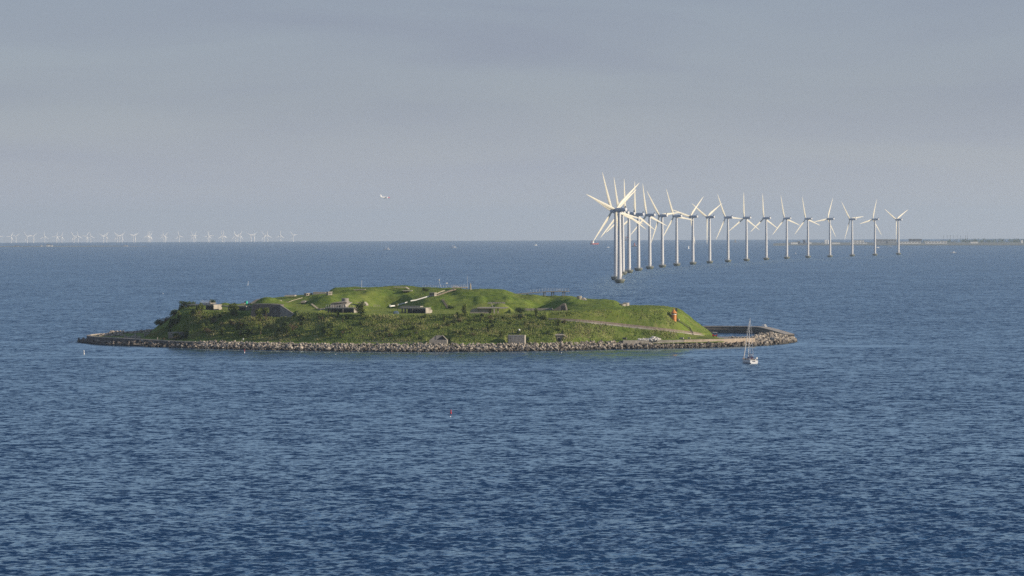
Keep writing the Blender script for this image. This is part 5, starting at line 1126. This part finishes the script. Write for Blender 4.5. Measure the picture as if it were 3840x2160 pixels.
# ------------------------------------------------------------------ sailing yacht
def hull_rings(L, B, Hs, Hb, draft, nsec=13, transom=.72, rake=.5):
    out = []
    for i in range(nsec):
        f = i / (nsec - 1); x = -L / 2 + L * f
        w_ = B / 2 * np.interp(f, [0, .15, .4, .65, .85, .95, 1], [transom, .88, 1.0, .88, .5, .2, .03]); sh = np.interp(f, [0, .4, 1], [Hs, Hs * .96, Hb]); d = draft * np.interp(f, [0, .2, .5, .85, 1], [.05, .6, 1, .6, -.4])
        xs = lambda z: x + (rake * (z / Hb) * f if f > .7 else (-.25 * (1 - z / Hs) if f == 0 else 0))
        r_ = []
        for s_ in (-1, 1):
            pr = [(1.0, sh), (1.0, sh * .6), (.93, sh * .2), (.75, -d * .35), (.05, -d)]
            pts = [(xs(z), s_ * w_ * k, z) for k, z in pr]; r_ += pts if s_ < 0 else pts[::-1]
        out.append(r_)
    return out
p = S(2808, 1361.5); t = thing('sailing_yacht', 'white sailing yacht with bare mast and furled jib right of the island', 'yacht', p, R(90 + 13)); t.rotation_euler = (R(2.6), 0, R(103))
mb = MB(); mb.loft(hull_rings(11.8, 3.8, 1.15, 1.45, .5)); hull = mb.build('hull', 'white', t, True)
mb = MB(); rg = hull_rings(11.8, 3.8, 1.17, 1.47, .5)
deck = [r[0] for r in rg] + [r[-1] for r in rg[::-1]]; mb.add([(x, y * .97, z + .015) for x, y, z in deck], [tuple(range(len(deck)))]); mb.build('deck', 'teak', t)
mb = MB(); mb.loft([[(x, s_ * w_, z) for s_, z in ((-1, 1.1), (-.85, 1.1 + h_), (.85, 1.1 + h_), (1, 1.1))] for x, w_, h_ in [(-1.6, 1.15, .62), (0.5, 1.15, .6), (2.4, .85, .42), (3.6, .4, .1)]]); cab = mb.build('cabin', 'white', t)
for s_ in (-1, 1): mb = MB(); mb.box((0.2, s_ * 1.05, 1.45), (2.6, .14, .2)); mb.build('window', 'glass', cab)
mb = MB(); mb.loft([[(x, w_ * math.cos(a), 1.65 + h_ * math.sin(a)) for a in np.linspace(0, math.pi, 7)] for x, w_, h_ in [(-2.3, 1.15, .75), (-1.6, 1.15, .8), (-.9, 1.1, .2)]]); mb.build('sprayhood', 'navy', t, True)
for s_ in (-1, 1): mb = MB(); mb.box((-3.6, s_ * .85, 1.3), (2.6, .35, .35)); mb.build('cockpit_coaming', 'white', t)
mb = MB(); mb.box((-3.6, 0, 1.22), (2.5, 1.2, .06)); mb.build('cockpit_floor', 'teak', t)
mb = MB(); mb.lathe([(.48, -.03), (.5, .03), (.44, .03), (.44, -.03)], 16, (-4.1, 0, 1.9), 'x', cap=False); mb.tube((-4.0, 0, 1.2), (-4.1, 0, 1.9), .07, n=6); mb.build('wheel', 'iron', t)
mb = MB(); mb.tube((.9, 0, 1.5), (.75, 0, 15.4), .13, .08, 8); mast = mb.build('mast', 'galv', t, True)
for z in (6.4, 10.6): mb = MB(); mb.tube((.85, -1.15, z), (.85, 1.15, z + .05), .045, n=5); mb.build('spreader', 'galv', mast)
mb = MB()
for s_ in (-1, 1): mb.tube((.5, s_ * 1.75, 1.2), (.85, s_ * 1.15, 6.4), .03, n=4); mb.tube((.85, s_ * 1.15, 6.4), (.8, s_ * 1.0, 10.6), .03, n=4); mb.tube((.8, s_ * 1.0, 10.6), (.76, 0, 15.2), .03, n=4)
mb.tube((-5.8, 0, 1.3), (.75, 0, 15.3), .03, n=4); mb.build('rigging', 'galv', t)
mb = MB(); mb.tube((6.0, 0, 1.6), (5.6, 0, 2.6), .06, .14, 8); mb.tube((5.6, 0, 2.6), (1.1, 0, 14.4), .14, .06, 8); mb.build('furled_jib', 'sail', t, True)
mb = MB(); mb.tube((.9, 0, 2.7), (-3.4, 0, 2.75), .09, n=8); mb.build('boom', 'galv', t); mb = MB(); mb.loft([[(x, .2 * s_ * math.cos(a), 2.95 + .22 * s_ * math.sin(a)) for a in np.linspace(0, 6.28, 8, endpoint=False)] for x, s_ in [(.8, 1.2), (-1, 1), (-3.2, .6)]]); mb.build('sail_cover', 'sail', t, True)
for part, xs in (('pushpit', [(-5.7, -1.2), (-5.85, -.5), (-5.85, .5), (-5.7, 1.2)]), ('pulpit', [(5.0, -.5), (5.9, -.15), (5.9, .15), (5.0, .5)])): railing(part, t, (0, 0, 0), [(x, y, 1.2 if x < 0 else 1.45) for x, y in xs], .7, 'galv', .03)
mb = MB(); mb.lathe([(.25, 0), (.36, .08), (.36, .2), (.25, .28)], 10, (-5.8, -1.0, 1.9), 'x'); mb.build('lifebuoy', 'white', t)
mb = MB(); mb.box((-5.99, .15, .75), (.03, 1.1, .38)); mb.build('name_panel', 'navy', hull); mb = MB(); mb.tube((-5.9, .9, 1.2), (-6.3, .95, 2.6), .02, n=4); mb.prism([(-6.25, .94, 2.55), (-6.1, .93, 1.95), (-6.6, 1.1, 1.85), (-6.75, 1.1, 2.4)], (0, .02, 0)); mb.build('ensign', 'red', t)
mb = MB(); mb.tube((-5.2, 1.3, 1.2), (-5.2, 1.3, 4.6), .03, n=5); mb.box((-5.2, 1.3, 4.6), (.15, .15, .5)); mb.build('radar_pole', 'galv', t)

# ------------------------------------------------------------------ boats in the distance
def fishing_boat(label, px, py, L, hull_mat, rz, tall=1.0):
    p = S(px, py); t = thing('fishing_boat', label, 'boat', p, rz); k = L / 12.0
    mb = MB(); mb.loft([[(x * k, y * k, z * k * (1 if z > 0 else 1)) for x, y, z in r] for r in hull_rings(12, 4.0, 1.5, 2.4, .4, 9, .85)]); mb.build('hull', hull_mat, t, True)
    mb = MB(); mb.box((-2.2 * k, 0, 2.6 * k), (3.2 * k, 2.6 * k, 2.4 * k)); mb.box((-2.0 * k, 0, 3.9 * k), (3.6 * k, 2.9 * k, .2 * k)); cabin = mb.build('wheelhouse', 'white', t)
    mb = MB(); mb.box((-.58 * k, 0, 3.2 * k), (.06 * k, 2.2 * k, .7 * k)); mb.build('window', 'glass', cabin); mb = MB(); mb.tube((-2.4 * k, 0, 4 * k), (-2.6 * k, 0, 8.4 * k * tall), .12 * k, n=6); mb.tube((2.6 * k, 0, 1.8 * k), (2.5 * k, 0, 7 * k * tall), .14 * k, n=6)
    mb.tube((2.5 * k, 0, 6.0 * k), (-1.5 * k, 0, 4.6 * k), .08 * k, n=5); mb.build('mast', 'white', t); mb = MB(); mb.box((1.2 * k, 0, 1.75 * k), (2.4 * k, 1.6 * k, .7 * k)); mb.build('hatch', 'white', t); return t
fishing_boat('white fishing boat with two masts left of centre under the horizon', 1451, 937, 15, 'white', R(172), 1.1)
fishing_boat('white fishing boat with dark funnel just right of the first one', 1701, 930, 15, 'white', R(176), 1.0)
fishing_boat('small white cutter near the horizon halfway to the turbines', 2008, 921, 12, 'white', R(200), 1.0)
def motorboat(label, px, py, L, rz):
    p = S(px, py); t = thing('motorboat', label, 'boat', p, rz); k = L / 9.0; mb = MB(); mb.loft([[(x * k, y * k, z * k) for x, y, z in r] for r in hull_rings(9, 3, 1.0, 1.5, .3, 9, .9)]); mb.build('hull', 'white', t, True)
    mb = MB(); mb.loft([[(x * k, s_ * w_ * k, z * k) for s_, z in ((-1, 1.0), (-.8, 1.0 + h_), (.8, 1.0 + h_), (1, 1.0))] for x, w_, h_ in [(-1.8, 1.1, 1.5), (.4, 1.1, 1.5), (2.0, .8, .2)]]); mb.build('cabin', 'white', t); mb = MB(); mb.box((.8 * k, 0, 1.9 * k), (.7 * k, 1.6 * k, .5 * k)); mb.build('windscreen', 'glass', t); return t
motorboat('white motorboat beside the tower of the second last turbine', 3291, 930, 11, R(190)); motorboat('small white motorboat off the airport shore between two turbines', 3338, 926, 11, R(160)); motorboat('white speedboat alone at the far right of the sea', 3575, 949.5, 12, R(178)); motorboat('white motorboat on the horizon left of the turbine row', 2280, 928.5, 8, R(200))
def sailboat(label, px, py, h, mt, rz):
    p = S(px, py); t = thing('sailboat', label, 'sailboat', p, rz); k = h / 11.0; mb = MB(); mb.loft([[(x * k, y * k, z * k) for x, y, z in r] for r in hull_rings(8.5, 2.7, .9, 1.1, .3, 9)]); mb.build('hull', 'white', t, True)
    mb = MB(); mb.tube((.4 * k, 0, .9 * k), (.3 * k, 0, h), .09 * k, n=6); mb.build('mast', 'galv', t)
    mb = MB(); mb.loft([[(.25 * k - w_ * k * f, .35 * k * math.sin(3.14 * f) + o_ * k, z * k) for f in (0, .3, .7, 1)] + [(.25 * k - w_ * k * f, .35 * k * math.sin(3.14 * f) + o_ * k + .05 * k, z * k) for f in (1, .7, .3, 0)] for z, w_, o_ in [(1.6, 3.6, 0), (5, 2.5, 0), (8, 1.3, 0), (10.8, .2, 0)]]); mb.build('mainsail', mt, t, True)
    mb = MB(); mb.prism([(4.0 * k, 0, 1.2 * k), (.7 * k, .5 * k, 1.5 * k), (.5 * k, 0, 9.6 * k)], (0, .05 * k, 0)); mb.build('jib', mt, t); return t
sailboat('small white sail between two turbine towers', 2583, 933, 9, 'sail', R(250)); sailboat('tan and white sail on the horizon in the middle of the turbine row', 2757, 909.5, 15, 'sail_orange', R(160))
# cargo ships
def ship(name, label, px, py, L, B, H, rz, hullm, housem, tower=True):
    p = S(px, py); t = thing(name, label, 'ship', p, rz); mb = MB(); mb.loft(hull_rings(L, B, H * .32, H * .4, 1.5, 11, .9, 2.0)); mb.build('hull', hullm, t, True)
    house = None
    for i, (x0, l_, w_, z0, h_) in enumerate([(-L * .36, L * .16, B * .9, H * .32, H * .26), (-L * .36, L * .13, B * .8, H * .58 + .01, H * .18), (-L * .35, L * .1, B * .95, H * .76 + .02, H * .1)]):
        mb = MB(); mb.box((x0, 0, z0 + h_ / 2), (l_, w_, h_)); o_ = mb.build('deckhouse' if i < 2 else 'bridge', housem, t)
        for kk in range(4): mb = MB(); mb.box((x0 + l_ / 2 + .05, -w_ * .36 + kk * w_ * .24, z0 + h_ * .6), (.12, w_ * .14, h_ * .25)); mb.build('window', 'glass', o_)
    mb = MB(); mb.lathe([(L * .022, 0), (L * .018, H * .2)], 10, (-L * .44, 0, H * .58)); mb.build('funnel', 'red', t, True); mb = MB(); mb.tube((-L * .35, 0, H * .86), (-L * .35, 0, H * 1.15), .4, .2, 6); mb.tube((L * .3, 0, H * .38), (L * .3, 0, H * .85), .5, .3, 6); mb.build('mast', 'bldg_grey', t); return t
ship('cargo_ship', 'red and white cargo ship behind the left blade tips of the turbines', 2231, 917, 55, 11, 15, R(60), 'hull_red', 'white')
ship('car_carrier', 'pale grey ship seen end-on behind the nearest turbine towers', 2358, 903.5, 120, 34, 30, R(75), 'bldg_grey', 'bldg_pale')
# dark red sea lighthouse
p = S(2379, 925); t = thing('sea_lighthouse', 'dark red conical lighthouse on a low stone island behind the turbines', 'lighthouse', p); MB().lathe([(8.5, -2), (8.2, 1.2), (7.4, 2.0)], 16).build('stone_base', 'core', t); MB().lathe([(2.6, 2.0), (2.0, 6.5), (1.7, 9.5), (2.1, 9.6), (2.1, 10.2)], 14).build('tower', 'hull_red', t, True); MB().lathe([(1.3, 10.2), (1.3, 11.6), (1.5, 11.7), (.2, 13)], 10).build('lantern', 'bldg_dark', t, True); MB().box((5.3, -1, 3.2), (3, 3, 2.6)).build('keeper_house', 'white', t)

# spar buoys, floats
def spar(label, px, py, h, r_, mats, lean=0.0):
    p = S(px, py); t = thing('spar_buoy', label, 'buoy', p); t.rotation_euler = (0, R(lean), 0); MB().lathe([(r_ * .9, -.6), (r_, h * .35), (r_ * .8, h * .36)], 8).build('float', mats[0], t, True); MB().lathe([(r_ * .55, h * .36), (r_ * .4, h), (r_ * .1, h + .05)], 8).build('staff', mats[1], t, True); MB().lathe([(r_ * .9, h * .72), (r_ * .9, h * .85)], 8).build('topmark', mats[1], t, True)
spar('pinkish white spar buoy at the far left near the sea wall tip', 315, 1329, 1.6, .22, ('white', 'white')); spar('red and white spar buoy off the boulder bank on the left', 917, 1324, 1.4, .18, ('white', 'red')); spar('leaning white stake in the open water behind the left skyline', 929, 1071, 3.9, .22, ('white', 'white'), 9); spar('red can buoy alone in the water in front of the island', 1691, 1551, .95, .22, ('red', 'red')); spar('thin white stake in the water below the middle turbines', 2984, 953, 4.0, .45, ('white', 'white'))
for px, py, lab in [(1259, 1329.5, 'white float off the boulders on the left half'), (2105, 1323.5, 'white float off the boulders below the trapezoid portal'), (1689, 1563.5, 'white float just nearer than the red can buoy'), (611, 1101, 'tiny white float on open water left of the hedge')]:
    p = S(px, py); t = thing('mooring_float', lab, 'float', p); k = .16 if py > 1200 else .3; MB().lathe([(.05, -k), (k * .8, -k * .6), (k, 0), (k * .8, k * .7), (k * .3, k * 1.2), (.04, k * 1.3)], 10).build('ball', 'white', t, True); MB().lathe([(k * .18, k * 1.25), (k * .18, k * 1.9)], 6).build('eye', 'white', t)

# ------------------------------------------------------------------ airliner
p = W(1444, 740, 9500); t = thing('airliner', 'white airliner with crimson nose and lowered gear flying above the horizon', 'airplane', p); t.rotation_euler = (0, R(2.5), R(38))
MB().lathe([(.3, -17), (1.0, -13.5), (1.9, -8), (2.05, -4), (2.05, 10)], 16, axis='x').build('fuselage', 'white', t, True)
MB().lathe([(2.05, 10.02), (2.0, 13), (1.6, 15.5), (.9, 17), (.1, 17.8)], 16, axis='x').build('nose', 'crimson', t, True)
for s_ in (-1, 1):
    MB().prism([(3.5, s_ * 1.8, -.9), (-2.5, s_ * 1.8, -.9), (-6.5, s_ * 16.5, .6), (-4.6, s_ * 16.5, .6)], (0, 0, .45)).build('wing', 'bldg_pale', t)
    MB().prism([(-12.5, s_ * .6, .6), (-16, s_ * .6, .6), (-17.2, s_ * 6.2, 1.0), (-15.6, s_ * 6.2, 1.0)], (0, 0, .25)).build('tailplane', 'white', t)
    MB().lathe([(.85, 0), (1.15, .6), (1.15, 2.6), (.7, 4)][::-1], 12, (5.0 - 2.5, s_ * 5.6, -1.9), 'x').build('engine', 'white', t, True)
    m_ = MB(); m_.tube((-1.0, s_ * 2.6, -1.2), (-1.0, s_ * 2.6, -3.2), .15, n=5); m_.tube((-1.0, s_ * 2.6 - .3, -3.2), (-1.0, s_ * 2.6 + .3, -3.2), .55, n=10); m_.build('main_gear', 'iron', t)
MB().prism([(-10.5, -.15, 1.6), (-16.2, -.15, 1.2), (-17.8, -.15, 7.6), (-15.4, -.15, 7.6)], (0, .3, 0)).build('fin', 'white', t)
m_ = MB(); m_.tube((12, 0, -1.8), (12, 0, -3.2), .12, n=5); m_.tube((12, -.2, -3.2), (12, .2, -3.2), .42, n=10); m_.build('nose_gear', 'iron', t)
MB().box((2, 0, .55), (16, 4.12, .28)).build('window_band', 'bldg_dark', t)

# ------------------------------------------------------------------ far shores
def land(name, pts_front, depth, h, mat):
    mb = MB(); n = len(pts_front); vs = []
    for i, p in enumerate(pts_front):
        e = min(1, min(i, n - 1 - i) / 3.0) if name != 'far_shore_x' else 1; z = p[2]
        vs += [(p[0], p[1], z - 3), (p[0], p[1] + 8, z + .6), (p[0] * (1 + 60 / p[1]), p[1] + 60, z + h * e * random.uniform(.7, 1.1)), (p[0] * (1 + depth / p[1]), p[1] + depth, z + h * e), (p[0] * (1 + (depth + 50) / p[1]), p[1] + depth + 50, z - 6)]
    fs = [(i * 5 + j, (i + 1) * 5 + j, (i + 1) * 5 + j + 1, i * 5 + j + 1) for i in range(n - 1) for j in range(4)]; mb.add(vs, fs); o_ = mb.build(name, mat); tag(o_, kind='structure'); return o_
M['shore'] = surf('far_shore_grass', (0.16, 0.165, 0.135), .3, .01, .95)
M['sand'] = surf('far_sandy_spit', (0.34, 0.29, 0.22), .3, .01, .95)
land('far_shore', [S(px, 920.5 + (px < 2960) * (2960 - px) * .01) for px in np.linspace(2900, 4100, 40)], 1500, 2.2, 'shore')
land('low_island', [S(px, 926.0 - .004 * px) for px in np.linspace(-260, 470, 26)], 400, 1.0, 'shore'); land('sand_spit', [S(px, 925.6 - .003 * px) for px in np.linspace(455, 552, 8)], 120, .6, 'sand')
# airport buildings: px range, roof and base lines, distance, material
YB = 10050
def far_block(label, a, b_, top, base, mt, Y=YB, roof=None, win=True, cat='building'):
    q0, q1 = W(a, base, Y), W(b_, base, Y); zt = W((a + b_) / 2, top, Y)[2]; zb = q0[2] - 3; w_ = q1[0] - q0[0]; c = np.array([(q0[0] + q1[0]) / 2, Y, zb]); t = thing('airport_building', label, cat, c)
    MB().box((0, 12, (zt - zb) / 2), (w_, 24, zt - zb)).build('wall', mt, t); m_ = MB(); m_.box((0, 12, zt - zb + .35), (w_ + 1.2, 25, .7)); m_.build('roof', roof or 'bldg_grey', t)
    if win:
        k = max(2, int(w_ / 9))
        for i in range(k):
            m_ = MB(); m_.box((-w_ / 2 + w_ * (i + .5) / k, -.1, (zt - zb) * .62), (w_ / k * .62, .3, (zt - zb) * .22)); m_.build('window', 'glass', t)
    return t
far_block('dark square block at the left of the far airport shore', 2992, 3000, 905, 912, 'bldg_dark'); far_block('taller dark tower block left of the fifteenth turbine', 3014, 3020, 899, 911, 'bldg_dark'); far_block('long low pale shed at the tip of the far shore', 2966, 2996, 908.5, 912.5, 'bldg_pale', win=False); far_block('low pale shed right of the dark tower block', 3034, 3043, 907.5, 912, 'bldg_pale', win=False)
far_block('low pale shed between two turbines right of the white tanks', 3120, 3150, 909, 912.5, 'bldg_pale', win=False); far_block('long white low hall left of the second last turbine', 3190, 3252, 909, 913, 'bldg_pale'); far_block('pale hall with grey roof above the long white hall', 3202, 3240, 901.5, 906.5, 'bldg_pale', 10400); far_block('wide grey hangar left of the last turbine', 3288, 3362, 897.5, 908, 'bldg_grey', 10500)
far_block('dark block in front of the wide grey hangar', 3325, 3331, 901.5, 911, 'bldg_dark', win=False); far_block('big dark glass-fronted hangar right of the last turbine', 3411, 3457, 896.5, 902.5, 'bldg_dark', 10600); far_block('long white terminal wing below the big dark hangar', 3372, 3452, 906.5, 911, 'bldg_pale'); far_block('white terminal wing continuing towards the right', 3470, 3551, 905.5, 911, 'bldg_pale'); far_block('pale low building at the far right treeline', 3640, 3668, 906.5, 910.5, 'bldg_pale', win=False); far_block('white hut at the far right edge of the shore', 3829, 3836, 900.5, 911, 'bldg_pale', win=False)
for i, px in enumerate((3093.5, 3099, 3104.5)):
    p = W(px, 911, YB - 60); o = MB().lathe([(2.1, -3), (2.1, 9.4), (1.9, 9.9), (.2, 10.3)], 14).build('storage_tank', 'white', loc=p, smooth=True); tag(o, ['leftmost', 'middle', 'rightmost'][i] + ' of the three white upright storage tanks on the far shore', 'tank', 'white tanks on the far shore')
for i, px in enumerate((3539, 3551.5, 3564, 3576.5, 3589.5, 3602.5, 3621)):
    p = W(px, 908, 10900); t = thing('floodlight_mast', ORD[i] + ' floodlight mast from the left above the far airport trees', 'mast', p, group='floodlight masts at the airport'); MB().tube((0, 0, -6), (0, 0, 21), .6, .45, 6).build('pole', 'bldg_dark', t); MB().box((0, 0, 21.4), (3.6, 1.2, 1.1)).build('lamp_head', 'bldg_dark', t)
p = W(3628, 908, 10900); t = thing('radio_mast', 'tall dark radio mast right of the floodlight masts', 'mast', p); MB().tube((0, 0, -6), (0, 0, 28), 1.0, .5, 6).build('pole', 'bldg_dark', t); MB().tube((0, 0, 28), (0, 0, 33), .25, .1, 5).build('aerial', 'bldg_dark', t)
# far woods on the right
q = np.random.default_rng(9); lob = []
for i in range(150):
    px = 3420 + 700 * q.random() ** .75; Y = 10700 + 700 * q.random(); p = W(px, 911, Y); hgt = 5 + 7 * q.random() + 4 * (px > 3600); lob.append((p[0], p[1], p[2] + hgt * .45, 5 + 4 * q.random(), 5, hgt * .62))
L_ = np.array(lob); k = q.integers(0, len(L_), 9000); d = q.normal(size=(9000, 3)); d /= np.linalg.norm(d, axis=1)[:, None]; cc = L_[k, :3] + d * L_[k, 3:6] * (.6 + .5 * q.random((9000, 1))); a_ = q.normal(size=(9000, 3)); b2 = q.normal(size=(9000, 3)); s_ = 1.5
V_ = np.stack([cc + a_ * s_ * .6, cc + b2 * s_ * .6, cc - (a_ + b2) * s_ * .5], 1).reshape(-1, 3); mm = raw_mesh('far_wood', V_, np.arange(27000).reshape(-1, 3), 'leaf_dark'); point_attr(mm, 'tone', np.repeat(q.random(9000), 3)); tag(link_mesh('far_wood', mm), 'hazy line of trees behind the airport on the right shore', 'trees', kind='stuff')
# houses on the low island, left
for px, w_, h_, mt, lab in [(62, 14, 4, 'bldg_grey', 'leftmost faint house on the low island at the left'), (155, 6, 5, 'white', 'small bright white house on the low island at the left'), (181, 12, 7, 'bldg_pale', 'larger pale farmhouse left on the low island'), (192, 9, 5, 'bldg_pale', 'smaller pale barn right of the farmhouse on the low island'), (472, 14, 3, 'bldg_pale', 'pale shed at the sandy tip of the low island')]:
    p = W(px, 925.5 - .004 * px, 11150); p[2] = drop(p[0], p[1]) + .5; t = thing('far_house', lab, 'house', p); MB().box((0, 0, h_ * .3), (w_, 7, h_ * .9)).build('wall', mt, t); MB().prism([(-w_ / 2 - .4, -3.8, h_ * .755), (-w_ / 2 - .4, 3.8, h_ * .755), (-w_ / 2 - .4, 0, h_ * 1.25)], (w_ + .8, 0, 0)).build('roof', 'bldg_dark', t); MB().box((-w_ * .2, -3.6, h_ * .4), (w_ * .15, .2, h_ * .3)).build('window', 'glass', t)

# ------------------------------------------------------------------ air between here and the horizon
hz, n, l, b = new_mat('sea_haze'); n.remove(b); pv = n.new('ShaderNodeVolumePrincipled'); pv.inputs['Color'].default_value = (0.72, 0.86, 1.0, 1); pv.inputs['Density'].default_value = 4.2e-5; pv.inputs['Anisotropy'].default_value = 0.2
l.new(pv.outputs['Volume'], n['Material Output'].inputs['Volume'])
o = MB().box((0, 0, 75), (64000, 64000, 290)).build('haze', hz); tag(o, kind='stuff')
